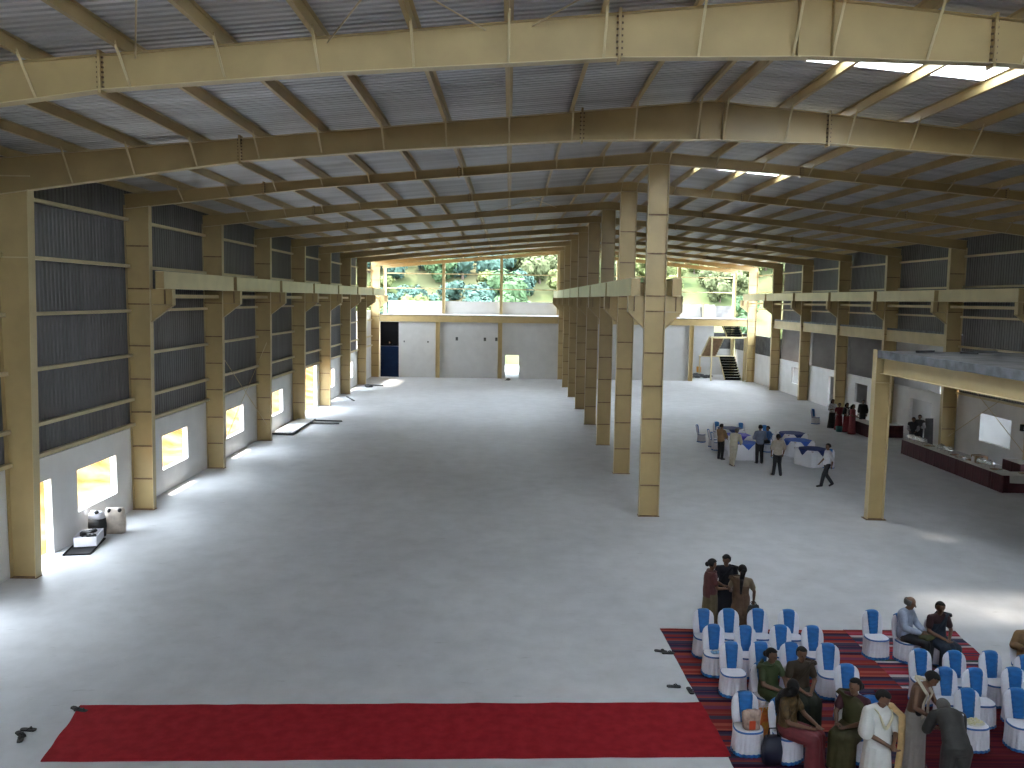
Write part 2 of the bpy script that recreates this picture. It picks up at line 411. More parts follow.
def place(i, n, row):
    return f'{ORD[i]} from the camera end in {row}'
for i in range(0, 10):
    zt = ztop(-11.8) - interp(DEEP if i < 2 else SLIM, RIDGE + 11.8) + .02
    if i == 0:
        column(i, XLO, -11.88, -11.66, 'thick plain tan column of the window side closest to the camera end', 'window side columns', (), zt, True, .14)
    elif i == 1:
        column(i, XLO, -11.88, -11.66, 'thick plain tan column by the tall window-wall doorway', 'window side columns', (), zt, True, .14)
    else:
        column(i, XLO, -11.84, -11.71, f'tan crane bracket column, {ORD[i - 2]} from the camera end of the window side row', 'window side columns', (1,), zt)
    zt = ztop(21.6) - interp(DEEP if i < 2 else SLIM, 16.9) + .02
    if i < 2:
        column(i, XRO, 21.66, 21.53, f'thick plain tan column of the buffet side, {ORD[i]} from the camera end', 'buffet side plain columns', (), zt, True, .14); continue
    column(i, XRO, 21.66, 21.53, f'tan crane bracket column, {ORD[i - 2]} from the camera end of the buffet side row', 'buffet side columns', (-1,), zt)
for i in range(2, 10):
    column(i, 4.43, 5.10, 5.10, f'tall tan double bracket column, {ORD[i - 2]} from the camera end of the middle row', 'middle row columns', (-1, 1), ztop(RIDGE) - .39)

# gable end posts and rails at the far end
for x, lab in ((-12.3, 'outer window side corner'), (-6.52, 'window side'), (-.85, 'middle of the crane bay'), (RIDGE, 'ridge line'), (10.6, 'buffet bay'), (16.6, 'stair side'), (22.1, 'outer stair side corner')):
    zt = ztop(x) - .36
    t = thing('gable_post', f'pale tan gable post against the hillside, {lab}', 'post', (x, YEND, 0), 0, 'far gable posts')
    b = MB(); b.box(-.125, -.006, 0, .125, .006, zt); b.build('web', M['cream'], t)
    b = MB(); b.box(-.14, -.16, 0, -.125, .16, zt); b.build('flange', M['cream'], t)
    b = MB(); b.box(.125, -.16, 0, .14, .16, zt); b.build('flange', M['cream'], t)
for z, lab in ((9.58, 'upper'), (8.14, 'lower')):
    for xa, xb, sd in ((-12.2, RIDGE - .2, 'crane bay'), (RIDGE + .2, 22.0, 'stair bay')):
        b = MB(); b.box(xa, YEND - .1, z - .05, xb, YEND - .095, z + .05); b.box(xa, YEND - .1, z - .05, xb, YEND - .03, z - .045); b.box(xa, YEND - .1, z + .045, xb, YEND - .03, z + .05)
        tag(b.build('gable_rail', M['cream']), f'thin cream {lab} rail across the open gable of the {sd}', 'rail', 'far gable rails')

# ------------------------------------------------------------------ crane beams
def crane(xa, xb, i, lab, grp, front):
    """one bay of crane beam; front = the side (+1/-1) whose cover face is seen"""
    ya = fr(i) - (.25 if i == 2 else -.14); yb = fr(i + 1) - .14
    if i == 9: yb = fr(9) + .3
    t = thing('crane_beam', lab, 'crane beam', ((xa + xb) / 2, ya, 7.375), 0, grp)
    w = (xb - xa) / 2; L_ = yb - ya
    b = MB(); b.box(-w, 0, 0, w, L_, .018); b.build('bottom_flange', M['crane'], t)
    b = MB(); b.box(-w, 0, .552, w, L_, .575); b.build('top_flange', M['crane'], t)
    f = front * (w - .012); b = MB(); b.box(f - .006, .0, .018, f + .006, L_ - .12, .552); b.build('web', M['crane'], t)
    for yy in (.0, L_ - .12):
        b = MB(); b.box(-w, yy, .018, w, yy + .012, .552); b.build('end_stiffener', M['tan'], t)
    b = MB(); b.box(-.008, L_ - .12, .018, .008, L_ + .14, .552); b.build('splice_web', M['seam'], t, label='splice between beam lengths, its recess shade painted dark brown')  # brown colour paints in the shade of the recess between lengths
for i in range(2, 9):
    n = ORD[i - 2]
    crane(-11.50, -11.22, i, f'cream crane beam on the window side columns, {n} from the camera end', 'window side crane beams', 1)
    crane(3.93, 4.23, i, f'cream crane beam, window side of the middle columns, {n} from the camera end', 'middle crane beams facing windows', -1)
    crane(5.28, 5.58, i, f'cream crane beam, buffet side of the middle columns, {n} from the camera end', 'middle crane beams facing buffet', 1)
    crane(20.98, 21.27, i, f'cream crane beam on the buffet side columns, {n} from the camera end', 'buffet side crane beams', -1)
# struts between the columns under the crane beams
for i in range(2, 9):
    for x, sd, g in ((-11.98, 'window side', 'struts of the window side'), (21.8, 'buffet side', 'struts of the buffet side')):
        b = MB(); b.box(x - .06, fr(i) + .006, 7.06, x + .06, fr(i + 1) - .006, 7.2)
        tag(b.build('column_strut', M['cream']), f'cream strut under the {sd} crane beam, {ORD[i - 2]} from the camera end', 'strut', g)

# ------------------------------------------------------------------ walls
def wall_with_holes(b, x0, x1, ya, yb, z0, z1, holes):
    """wall slab normal to X with rectangular holes (ya,yb,za,zb)"""
    y = ya
    for h in sorted(holes):
        if h[0] > y: b.box(x0, y, z0, x1, h[0], z1)
        if h[2] > z0: b.box(x0, h[0], z0, x1, h[1], h[2])
        if h[3] < z1: b.box(x0, h[0], h[3], x1, h[1], z1)
        y = h[1]
    if y < yb: b.box(x0, y, z0, x1, yb, z1)
def clad(b, x, ya, yb, z0, z1, s):
    pr = sheet_profile(ya, yb, .2, .03)
    b.loft([[(x - s * dz, y, z) for y, dz in pr] for z in (z0, z1)], False, False, closed=False)

ZW = 2.75
WL = [(21.2, 22.42, 0, 2.12), (23.78, 26.2, .82, 2.06)] + [(fr(i) + 2.4, fr(i) + 4.78, .82, 2.08) for i in (2, 3, 4, 6, 7)] + [(50.3, 53.9, 0, ZW)]
WL += [(15.2, 17.6, 0, 2.3), (fr(-1) + 2.2, fr(-1) + 4.6, .82, 2.08)]  # the doorway is unseen, added to bring daylight to the near floor
b = MB(); wall_with_holes(b, XL_WALL - .2, XL_WALL, YNEAR, YEND, 0, ZW, WL)
b.box(XL_WALL - .2, fr(8) + .1, ZW, XL_WALL, fr(9), 6.0)  # higher wall added in this bay to cut daylight on the far partition
struct(b, 'wall_west', M['white'], 'low white plastered wall with window holes under the grey cladding')
b = MB(); clad(b, XL_WALL - .06, YNEAR, fr(8), ZW - .02, 10.75, 1)
struct(b, 'wall_west_cladding', M['clad'], 'dark grey ribbed cladding above the low white wall')
GZ = [2.88, 3.72, 5.18, 6.64, 8.1, 9.6]
GN = ['lowest', 'second lowest', 'third lowest', 'third highest', 'second highest', 'highest']
def girt(x, ya, yb, z, s, lab, grp, m='crane'):  # paler paint puts the light the girts catch into their colour
    b = MB(); b.box(x - s * .02, ya, z + .044, x + s * .13, yb, z + .05)
    b.box(x - s * .02, ya, z - .05, x + s * .13, yb, z - .044); b.box(x + s * .124, ya, z - .05, x + s * .13, yb, z + .05)
    b.box(x - s * .02, ya, z + .03, x - s * .014, yb, z + .05)
    tag(b.build('wall_girt', M[m]), lab, 'girt', grp)
for z, n in zip(GZ, GN):
    girt(XL_WALL + .02, YNEAR, fr(9), z, 1, f'long cream girt across the window side cladding, {n} of six', 'window side girts')

# buffet side: low partitions, upper cladding
ZP = 2.62
holesR = [(63.0, 65.2, .95, 2.2), (56.35, 57.6, 0, 2.18), (51.3, 53.15, .9, 2.15), (43.4, 45.7, .85, 2.06)]
b = MB(); wall_with_holes(b, 22.37, 22.52, fr(4) + .13, YEND, 0, ZP, holesR)
struct(b, 'wall_east_partition', M['white'], 'low white partition with window and door holes behind the buffet side columns')
b = MB(); wall_with_holes(b, 22.42, 22.62, YNEAR, fr(4), 0, 2.87, [(36.45, 38.9, .83, 2.14), (29.6, 32, .83, 2.1), (15, 18, .83, 2.1)])
struct(b, 'wall_east', M['white'], 'low white wall with a bright window hole behind the buffet')
b = MB(); wall_with_holes(b, 25.6, 25.8, fr(4) - .1, fr(8) + .1, 0, 5.2, [(46, 48.8, .8, 2.4), (54.9, 56.5, .8, 2.4), (61.7, 63.6, .8, 2.4), (66, 67.8, .8, 2.4)])  # window openings out of view, added to brighten the grey room wall
struct(b, 'wall_east_inner', M['light_grey'], 'grey cement wall of the rooms behind the partition')
b = MB(); b.box(22.36, fr(4) - .1, 5.14, 25.8, fr(8) + .1, 5.75)
struct(b, 'ceiling_rooms', M['deck'], 'concrete floor slab above the side rooms')
for ya, yb, n in ((fr(4) - .1, fr(4) + .05, 1), (fr(6) - .1, fr(6), 2), (fr(7) - .1, fr(7), 3), (fr(8), fr(8) + .1, 4)):
    b = MB(); b.box(22.53, ya, 0, 25.6, yb, 5.14); struct(b, f'wall_room_{n}', M['grey' if n != 1 else 'white'], f'cross wall number {n} between the side rooms')
b = MB(); b.box(25.2, 28, 0, 25.4, fr(4) - .2, 1.25); struct(b, 'wall_outside_low', M['white'], 'low white wall outside the bright window hole')
b = MB(); b.box(28, 26, 0, 28.2, 47, 4.5); b.box(22.65, 27, 4.3, 28.2, 47, 4.45); struct(b, 'wall_outside_grey', M['grey'], 'grey wall outside the bright window hole')
b = MB(); clad(b, XR_WALL + .05, fr(4), fr(8), 5.78, 10.75, -1); clad(b, XR_WALL + .05, YNEAR, fr(4), 2.85, 10.75, -1)
struct(b, 'wall_east_cladding', M['clad'], 'dark grey ribbed cladding above the buffet side')
for z, n in zip(GZ, GN):
    ya, yb = (YNEAR, fr(4)) if z < 5.5 else (YNEAR, fr(9))
    girt(XR_WALL - .0, ya, yb, z, -1, f'long cream girt across the buffet side cladding, {n} of six', 'buffet side girts')
b = MB(); b.box(22.36, fr(8), ZP, 22.5, YEND, 4.25)
struct(b, 'wall_east_block', M['dark'], 'dark grey block wall beside the stair bay')

# first floor edge beams between the buffet side columns
for i in range(4, 8):
    t = thing('floor_edge_beam', f'tan floor edge beam between buffet side columns, {ORD[i - 4]} from the camera end', 'beam', (21.78, fr(i) + .006, 5.14), 0, 'floor edge beams')
    L_ = BAY - .012
    b = MB(); b.box(-.006, 0, .015, .006, L_, .6); b.build('web', M['cream'], t)
    b = MB(); b.box(-.1, 0, .0, .1, L_, .015); b.build('bottom_flange', M['cream'], t)
    b = MB(); b.box(-.1, 0, .6, .56, L_, .615); b.build('top_flange', M['cream'], t)
    b = MB(); b.box(-.02, .1, .615, .02, L_ - .1, .73); b.build('edge_sheet', M['deckedge'], t, label='thin bluish metal edge strip')

# far partition
YR = fr(9)
b = MB()
def wall_y(b, y0, y1, xa, xb, z0, z1, holes, mi=0):
    x = xa
    for h in sorted(holes):
        if h[0] > x: b.box(x, y0, z0, h[0], y1, z1, mi)
        if h[2] > z0: b.box(h[0], y0, z0, h[1], y1, h[2], mi)
        if h[3] < z1: b.box(h[0], y0, h[3], h[1], y1, z1, mi)
        x = h[1]
    if x < xb: b.box(x, y0, z0, xb, y1, z1, mi)
wall_y(b, YR + .14, YR + .3, -11.75, 16.55, 0, 5.05, [(-11.72, -10.05, 0, 5.04), (-.34, .9, 0, 2.14)])
struct(b, 'wall_north_partition', M['putty'], 'tall white partition across the far end')
b = MB(); b.box(-11.75, YR + .02, 5.05, 22.2, YEND + .1, 5.68)
struct(b, 'floor_upper', M['deck'], 'upper floor slab at the far end')
for xa, xb, n in ((-11.75, -6.52, 0), (-6.52, -.84, 1), (-.84, 4.4, 2), (5.1, 10.6, 3), (10.6, 16.5, 4), (16.5, 22.2, 5)):
    t = thing('far_edge_beam', f'tan edge beam over the far partition, {ORD[n]} counted from the window side', 'beam', (xa, YR - .1, 5.06), 0, 'far edge beams')
    w = xb - xa
    b = MB(); b.box(0, .08, .015, w, .092, .59); b.build('web', M['tan'], t)
    b = MB(); b.box(0, 0, 0, w, .12, .015); b.build('bottom_flange', M['cream'], t)
    b = MB(); b.box(0, -.03, .59, w, .12, .612); b.build('top_flange', M['seam'], t)
for x, n in ((-6.49, 'beside the blue shutter panel'), (-.84, 'beside the small bright doorway'), (10.6, 'in the buffet bay'), (16.52, 'beside the steel stair')):
    t = thing('far_post', f'short tan post on the far partition {n}', 'post', (x, YR - .12, 0), 0, 'far partition posts')
    b = MB(); b.box(-.18, .06, 0, .18, .075, 5.06); b.build('web', M['tan'], t)
    for xx in (-.19, .175):
        b = MB(); b.box(xx, -.06, 0, xx + .016, .14, 5.06); b.build('flange', M['cream'], t)
b = MB(); b.box(-6, YEND + .4, -.2, 8, YEND + 9, -.02); struct(b, 'ground_apron', M['light_grey'], 'pale concrete apron outside the far doorway')
# far gable: low parapet band and lower wall with an opening
b = MB(); wall_y(b, YEND + .2, YEND + .35, -12.4, 16.7, 0, 5.05, [(-.6, 1.6, 0, 2.5)]); struct(b, 'wall_north', M['white'], 'lower outside wall behind the far rooms')
b = MB(); b.box(-12.0, YEND + .16, 5.68, 19.0, YEND + .3, 6.92); struct(b, 'wall_north_parapet', M['putty'], 'low white parapet under the open gable')
b = MB(); b.box(16.75, YEND + .2, 0, 20.3, YEND + .35, 5.05); b.box(20.3, YEND + .2, 0, 22.3, YEND + .35, 2.6); struct(b, 'wall_north_stair', M['putty'], 'white wall behind the steel stair')
b = MB(); b.box(20.3, YEND + .2, 2.6, 22.3, YEND + .35, 4.2); struct(b, 'wall_north_block', M['dark'], 'dark block wall behind the steel stair')
b = MB(); b.box(-11.9, YR + .3, 0, -11.75, YEND, 5.05); b.box(-9.0, YR + .2, 0, -8.9, YEND, 5.05); b.box(-3.0, YR + .2, 0, -2.9, YEND, 5.05); b.box(3.4, YR + .2, 0, 3.5, YEND, 5.05); b.box(16.3, YR + .3, 0, 16.45, YEND - .2, 5.05)
struct(b, 'wall_far_rooms', M['white'], 'cross walls of the far rooms')
# leaning sheets on the upper floor, stair side
b = MB(); b.prism([(0, 0), (.05, 0), (.5, 1.25), (.45, 1.25)], 'x', 0, 1.05); o = b.build('board_sheet', M['putty'], loc=(19.15, YEND - .6, 5.68)); tag(o, 'white board sheet leaning on the upper floor above the stair', 'board')
b = MB(); b.box(0, 0, 0, 1.55, .12, 1.15); o = b.build('block_panel', M['deck'], loc=(20.3, YEND - .25, 5.68)); tag(o, 'rough grey panel beside the white sheet on the upper floor', 'panel')
b = MB(); b.prism([(0, 0), (.03, 0), (.45, 1.0), (.42, 1.0)], 'x', 0, .12); o = b.build('metal_strip', M['dark'], loc=(18.8, YEND - .55, 5.68)); tag(o, 'dark strip leaning beside the white sheet on the upper floor', 'strip')

# blue shutter door in the far corner
t = thing('shutter_door', 'tall dark doorway with a blue shutter panel in its lower half', 'door', (-10.885, YR + .16, 0), 0); t['kind'] = 'structure'
b = MB()
for k in range(14): b.box(-.83, 0 + .012 * (k % 2), .2 * k, .83, .05, .2 * k + .2)
b.build('blue_panel', M['blue'], t)
b = MB()
for k in range(11): b.box(-.83, 0 + .015 * (k % 2), 2.82 + .2 * k, .83, .05, 2.82 + .2 * k + .2)
b.build('black_panel', M['black'], t)  # black slats paint in the darkness of the open upper half
b = MB(); b.box(-.05, -.03, 3.05, .05, .0, 3.2); b.build('lock_plate', M['steel'], t)
# little dark sockets on the far partition
for x, z, n in ((-9.55, 3.24, 'closest to the blue shutter'), (-7.39, 3.23, 'second from the blue shutter'), (-4.77, 3.54, 'between tan posts, shutter side'), (-2.22, 3.53, 'between tan posts, doorway side'), (-1.18, 3.55, 'against the tan post by the doorway')):
    k = .6 if x < -7 else 1.2
    b = MB(); b.box(-.09 * k, -.04, -.12 * k, .09 * k, .05, .14 * k); b.tube((0, -.05, .1 * k), (0, 0, .1 * k), .05 * k, n=8)
    tag(b.build('wall_socket', M['dark'], loc=(x, YR + .11, z)), f'small dark socket hole on the far white wall, {n}', 'socket', 'sockets on the far wall')

# near end wall behind the camera
b = MB(); wall_y(b, YNEAR - .2, YNEAR, -12.75, 22.6, 0, 10.3, []); struct(b, 'wall_south', M['grey'], 'end wall behind the viewer')

# ------------------------------------------------------------------ mezzanine by the camera, buffet side
b = MB(); b.box(12.17, YNEAR, 5.46, 21.5, fr(2) - .16, 5.68); struct(b, 'floor_mezzanine', M['deck'], 'bare concrete mezzanine deck beside the buffet')
t = thing('mezzanine_edge', 'torn bluish metal edge sheet along the mezzanine deck', 'edge sheet', (12.15, 0, 5.45), 0)
b = MB(); n = 60
prof = []
for k in range(n + 1):
    y = YNEAR + (fr(2) - .16 - YNEAR) * k / n
    prof.append([(-.02, y, 0 - .04 * noise.noise((y, 2, 1))), (.02, y, 0), (.02, y, .25 + .04 * noise.noise((y * 1.3, 0, 0))), (-.02, y, .24 + .04 * noise.noise((y * 1.3, 0, 0)))])
b.loft(prof); b.build('edge_strip', M['deckedge'], t)
t = thing('mezzanine_beam', 'deep yellowish tan beam carrying the mezzanine deck', 'beam', (12.36, fr(2) - .14, 4.93), 0)
L_ = -(fr(2) - .14 - YNEAR)
b = MB(); b.box(-.006, L_, .015, .006, 0, .49); b.build('web', M['cream'], t)
b = MB(); b.box(-.12, L_, 0, .12, 0, .016); b.build('bottom_flange', M['cream'], t)
b = MB(); b.box(-.12, L_, .485, .12, 0, .50); b.build('top_flange', M['cream'], t)
t = thing('mezzanine_post', 'single yellowish tan post under the corner of the mezzanine', 'post', (12.38, fr(2), 0), 0)
b = MB(); b.box(-.26, -.006, .02, .26, .006, 5.5); b.build('web', M['tan'], t)
b = MB(); b.box(-.275, -.14, .02, -.258, .14, 5.72); b.build('flange', M['cream'], t)
b = MB(); b.box(.258, -.14, .02, .275, .14, 5.5); b.build('flange', M['cream'], t)
b = MB(); b.box(-.34, -.2, 0, .34, .2, .02); b.build('base_plate', M['seam'], t)
b = MB(); b.box(-.26, -.12, 4.6, .26, -.006, 4.62); b.build('stiffener', M['tan'], t)
t = thing('mezzanine_cross_beam', 'tan beam along the far edge of the mezzanine deck', 'beam', (12.66, fr(2) + .05, 4.93), 0)
b = MB(); b.box(0, -.006, .015, 9.0, .006, .49); b.build('web', M['tan'], t)
b = MB(); b.box(0, -.1, 0, 9.0, .1, .016); b.build('bottom_flange', M['cream'], t)
b = MB(); b.box(0, -.1, .49, 9.0, .1, .505); b.build('top_flange', M['cream'], t)
for k, (x, y, a, l) in enumerate(((13.4, 26.6, .5, .8), (14.6, 26.2, -.3, .5), (15.4, 26.8, .2, .9))):
    b = MB(); b.box(-l / 2, -.06, 0, l / 2, .06, .07); o = b.build('scrap_timber', M['dark'], loc=(x, y, 5.68)); o.rotation_euler[2] = a
    tag(o, f'dark scrap timber on the mezzanine deck, {ORD[k]} from its post', 'timber', 'scrap on the deck')

# ------------------------------------------------------------------ bracing rods
def rod(p, q, lab, r=.014):
    b = MB(); b.tube(p, q, r, n=6); tag(b.build('bracing_rod', M['rod']), lab, 'bracing rod', 'bracing rods')
zr = lambda x: ztop(x) - .08
for k, (xa, xb) in enumerate(((-6.0, -2.9), (-2.95, .4), (-.45, -3.6), (.3, 4.6))):
    rod((xa, Y0 - .02, zr(xa)), (xb, fr(-1), zr(xb)), f'thin roof bracing rod in front of the first rafter, {ORD[k]} from the window side')
rod((XLO + .5, fr(3) + .1, 4.9), (XLO + .5, fr(4) - .1, .8), 'thin bracing rod crossing the window wall, falling away from the camera')
rod((XLO + .55, fr(4) - .1, 4.9), (XLO + .55, fr(3) + .1, .8), 'thin bracing rod crossing the window wall, rising away from the camera')
rod((22.0, fr(3) + .1, .7), (22.0, fr(4) - .1, 4.4), 'thin bracing rod on the wall behind the buffet, rising away from the camera')
rod((22.03, fr(4) - .1, .7), (22.03, fr(3) + .1, 4.4), 'thin bracing rod on the wall behind the buffet, falling away from the camera')
rod((-1.2, fr(4), zr(-1.2)), (2.6, fr(3), zr(2.6)), 'short roof bracing rod by the middle columns, falling towards the windows')
rod((.2, fr(3), zr(.2)), (2.2, fr(4), zr(2.2)), 'short roof bracing rod by the middle columns, falling towards the ridge')

# ------------------------------------------------------------------ steel stair in the far corner
st = thing('steel_stair', 'dogleg steel stair with dark treads in the far corner', 'stair', (20.8, 76.5, 0))
def flight(name, xa, xb, ya, yb, za, zb, n, mt):
    b = MB()
    for k in range(n):
        y = ya + (yb - ya) * (k + .5) / n; z = za + (zb - za) * (k + 1) / n
        b.box(xa, y - .17, z - .05, xb, y + .17, z)
        b.box(xa, y + (.12 if yb > ya else -.14), z - (zb - za) / n, xb, y + (.14 if yb > ya else -.12), z - .04)
    fl = b.build(name, mt, st)
    for x in (xa - .04, xb):
        c = MB(); c.prism([(ya, za - .12), (yb, zb - .22), (yb, zb + .04), (ya, za + .14)], 'x', x, x + .04); c.build('stringer', M['cream'], fl)
flight('lower_flight', -.7, .75, 0, 2.5, 0, 2.05, 9, M['black'])
flight('middle_flight', -2.3, -1.0, 3.0, 0, 2.05, 4.0, 9, M['carton'])
flight('upper_flight', -.7, .75, 0, 2.7, 4.05, 5.65, 8, M['black'])
b = MB(); b.box(-2.35, 2.6, 1.97, .8, 3.9, 2.05); b.build('landing', M['cream'], st)
b = MB(); b.box(-2.35, -1.0, 3.92, 1.2, 0, 4.05); b.build('landing', M['cream'], st)
for x, y, z in ((-2.25, -.8, 3.92), (-2.25, 3.8, 1.97), (.7, -.9, 3.92), (.75, 3.8, 1.97), (1.15, 0.1, 3.92)):
    b = MB(); b.box(x - .06, y - .06, 0, x + .06, y + .06, z); b.build('stair_post', M['cream'], st)
b = MB()
for k in range(26):
    a = random.uniform(0, 6.28); x = 18.3 + random.uniform(-1.3, 1.3); y = 79.5 + random.uniform(-1, 1); r = random.uniform(.15, .4)
    b.ell((x, y, r * .35), (r, r * .8, r * .5), 7, 5)
o = b.build('rubble_heap', M['dark'], smooth=False); tag(o, 'dark heap of rubble under the steel stair', 'rubble', None, 'stuff')
b = MB(); b.loft([[(.22 * math.cos(q), .22 * math.sin(q), z) for q in [k * PI / 8 for k in range(16)]] for z in (0, .06, .5, .55)]); o = b.build('plastic_drum', mat('orange_plastic', (.75, .36, .06, 1), .5), smooth=True, loc=(18.55, 80.6, .36))
tag(o, 'small orange drum on the rubble under the stair', 'drum')
# red and white notice board on the wall by the stair
t = thing('notice_board', 'small white notice with orange red patches on the wall by the stair', 'notice', (22.31, 76.2, 1.4))
b = MB(); b.box(-.02, -.45, 0, .06, .45, 1.0); b.build('board', M['white'], t)
b = MB(); b.box(-.025, -.3, .1, -.02, .3, .45); b.box(-.025, -.2, .6, -.02, .3, .85); b.build('print', mat('orange_red_print', (.7, .12, .03, 1), .6), t)
# ------------------------------------------------------------------ trees on the hillside
def crown_mesh(seed, n, rx, rz, ls):
    r = random.Random(seed); b = MB()
    lobes = [(Vector((0, 0, rz * .95)), .75)] + [(Vector((r.uniform(-.6, .6) * rx, r.uniform(-.6, .6) * rx, r.uniform(.5, 1.4) * rz)), r.uniform(.4, .62)) for _ in range(7)]
    for k in range(n):
        c, q = r.choice(lobes)
        d = Vector((r.gauss(0, 1), r.gauss(0, 1), r.gauss(0, 1))).normalized()
        p = c + Vector((d.x * rx * q, d.y * rx * q, d.z * rz * q)) * r.uniform(.7, 1.02)
        nrm = (d + Vector((r.uniform(-.6, .6), r.uniform(-.6, .6), r.uniform(-.2, .8)))).normalized()
        a = nrm.orthogonal().normalized(); bb = nrm.cross(a); t = r.uniform(0, 6.28); a, bb = a * math.cos(t) + bb * math.sin(t), bb * math.cos(t) - a * math.sin(t)
        l = ls * r.uniform(.6, 1.3)
        b.add([p - a * l, p - bb * l * .5, p + a * l, p + bb * l * .5], [(0, 1, 2, 3)])
    for c, q in lobes: b.ell(c, (rx * q * .72, rx * q * .72, rz * q * .72), 10, 7)
    return b
CROWNS = []
for sd in range(4):
    for mi in range(4):
        CROWNS.append(crown_mesh(sd * 5 + 1, 900, 2.6, 2.4, .34).mesh('crown', M['leaf'][mi]))
b = MB(); b.tube((0, 0, -1.2), (.1, 0, 2.2), .2, .12); b.tube((.1, 0, 1.5), (.9, .2, 2.8), .1, .05); b.tube((.1, 0, 1.6), (-.8, -.3, 2.9), .1, .05)
TRUNK = b.mesh('trunk', M['trunk'])
rt = random.Random(11)
spots = []
for k in range(700):
    x = rt.uniform(-36, 58); y = rt.uniform(101, 150)
    if x / y > .02 and y < 120 and rt.random() < .85: continue
    if x / y < .02 and k < 160: y = rt.uniform(101, 118); x = rt.uniform(-24, 2)
    if any((x - a) ** 2 + (y - c) ** 2 < 13 for a, c in spots): continue
    spots.append((x, y))
    if len(spots) >= 150: break
kindw = ['bluish green', 'mid green', 'yellow green', 'olive green']
for k, (x, y) in enumerate(sorted(spots, key=lambda p: p[1])):
    mi = rt.choice((0, 0, 1, 2) if x < 2 else (1, 2, 2, 3)); s = rt.uniform(.7, 1.35)
    t = thing('hillside_tree', f'{kindw[mi]} leafy tree on the hillside beyond the open gable', 'tree', (x, y, hill(x, y) - .2), rt.uniform(0, 6), kindw[mi] + ' trees on the hillside')
    t.scale = (s, s, s * rt.uniform(.85, 1.15))
    obj('crown', CROWNS[rt.randrange(4) * 4 + mi], t); obj('trunk', TRUNK, t)

# ------------------------------------------------------------------ carpets
def carpet(name, corners, z, m, lab, cat, th=.012, nx=90, ny=24, wav=.006, fold=0):
    """rectangular-ish cloth lying on the floor; corners: near-left, near-right, far-right, far-left"""
    A, B_, C_, D_ = [Vector((c[0], c[1], 0)) for c in corners]
    b = MB(); top = []
    for j in range(ny + 1):
        row = []
        for i in range(nx + 1):
            u = i / nx; v = j / ny
            p = (A * (1 - u) + B_ * u) * (1 - v) + (D_ * (1 - u) + C_ * u) * v
            p.x += .03 * noise.noise((p.y * 2, u * 3, 2)) * (1 if i in (0, nx) else 0)
            p.y += .02 * noise.noise((p.x * 1.5, v * 3, 7))
            h = th + wav * (noise.noise((p.x * 2, p.y * 4, 0)) + 1) + fold * max(0, noise.noise((p.x * 2.2 + p.y * 1.6, p.y * .5 - p.x * .3, 9)) - .15)
            row.append((p.x, p.y, z + h))
        top.append(row)
    b.loft(top, False, False, closed=False)
    n = nx + 1
    edge = [top[0][i] for i in range(n)] + [top[j][nx] for j in range(1, ny + 1)] + [top[ny][i] for i in range(nx - 1, -1, -1)] + [top[j][0] for j in range(ny - 1, 0, -1)]
    b.loft([edge, [(p[0], p[1], z) for p in edge]], False, False)
    o = b.build(name, m, smooth=True); tag(o, lab, cat); return o
RED = mat('red_carpet_felt', (.30, .017, .024, 1), .95, var=.12, scale=5, bump=.25, bscale=50, spec=.1)
carpet('red_carpet', [(-7.13, 12.12), (3.62, 12.50), (3.55, 14.27), (-7.42, 13.88)], 0, RED, 'long plain red carpet strip leading to the chairs', 'carpet', fold=.02)
reds = [(.2160, .0324, .0252), (.3024, .0720, .0504), (.0792, .0086, .0216), (.0288, .0216, .0540), (.1440, .0360, .0720), (.2376, .0504, .0360), (.0504, .0432, .0720), (.0252, .0058, .0216), (.1728, .0216, .0216)]
gay = [(.2736, .0216, .0432), (.4464, .4032, .4032), (.0216, .0720, .0432), (.0432, .0216, .0576), (.3240, .0576, .0864), (.0720, .0648, .0936), (.2376, .0360, .0360), (.0252, .0360, .0792)]
deep = [(.0540, .0043, .0094), (.0792, .0072, .0115), (.0360, .0043, .0130), (.0648, .0086, .0086), (.0936, .0115, .0144)]
carpet('striped_rug', [(3.62, 11.2), (7.7, 11.2), (7.62, 17.68), (3.42, 17.64)], 0, stripes_mat('red_striped_weave', reds, 2.1, 3), 'red, orange and purple striped rug under the chairs next to the red carpet', 'rug', th=.008, wav=.003)
carpet('striped_rug', [(7.5, 14.9), (9.72, 15.2), (9.98, 17.72), (7.5, 17.7)], .004, stripes_mat('bright_striped_weave', gay, 1.9, 12), 'brighter striped rug with pink, white and green bands under the seated couple', 'rug', th=.009, wav=.003)
carpet('striped_rug', [(6.5, 10.6), (11.5, 10.6), (11.5, 14.85), (6.9, 14.8)], .012, stripes_mat('maroon_striped_weave', deep, .9, 5), 'dark maroon fine striped rug under the men in white and the last chairs', 'rug', th=.008, wav=.003)

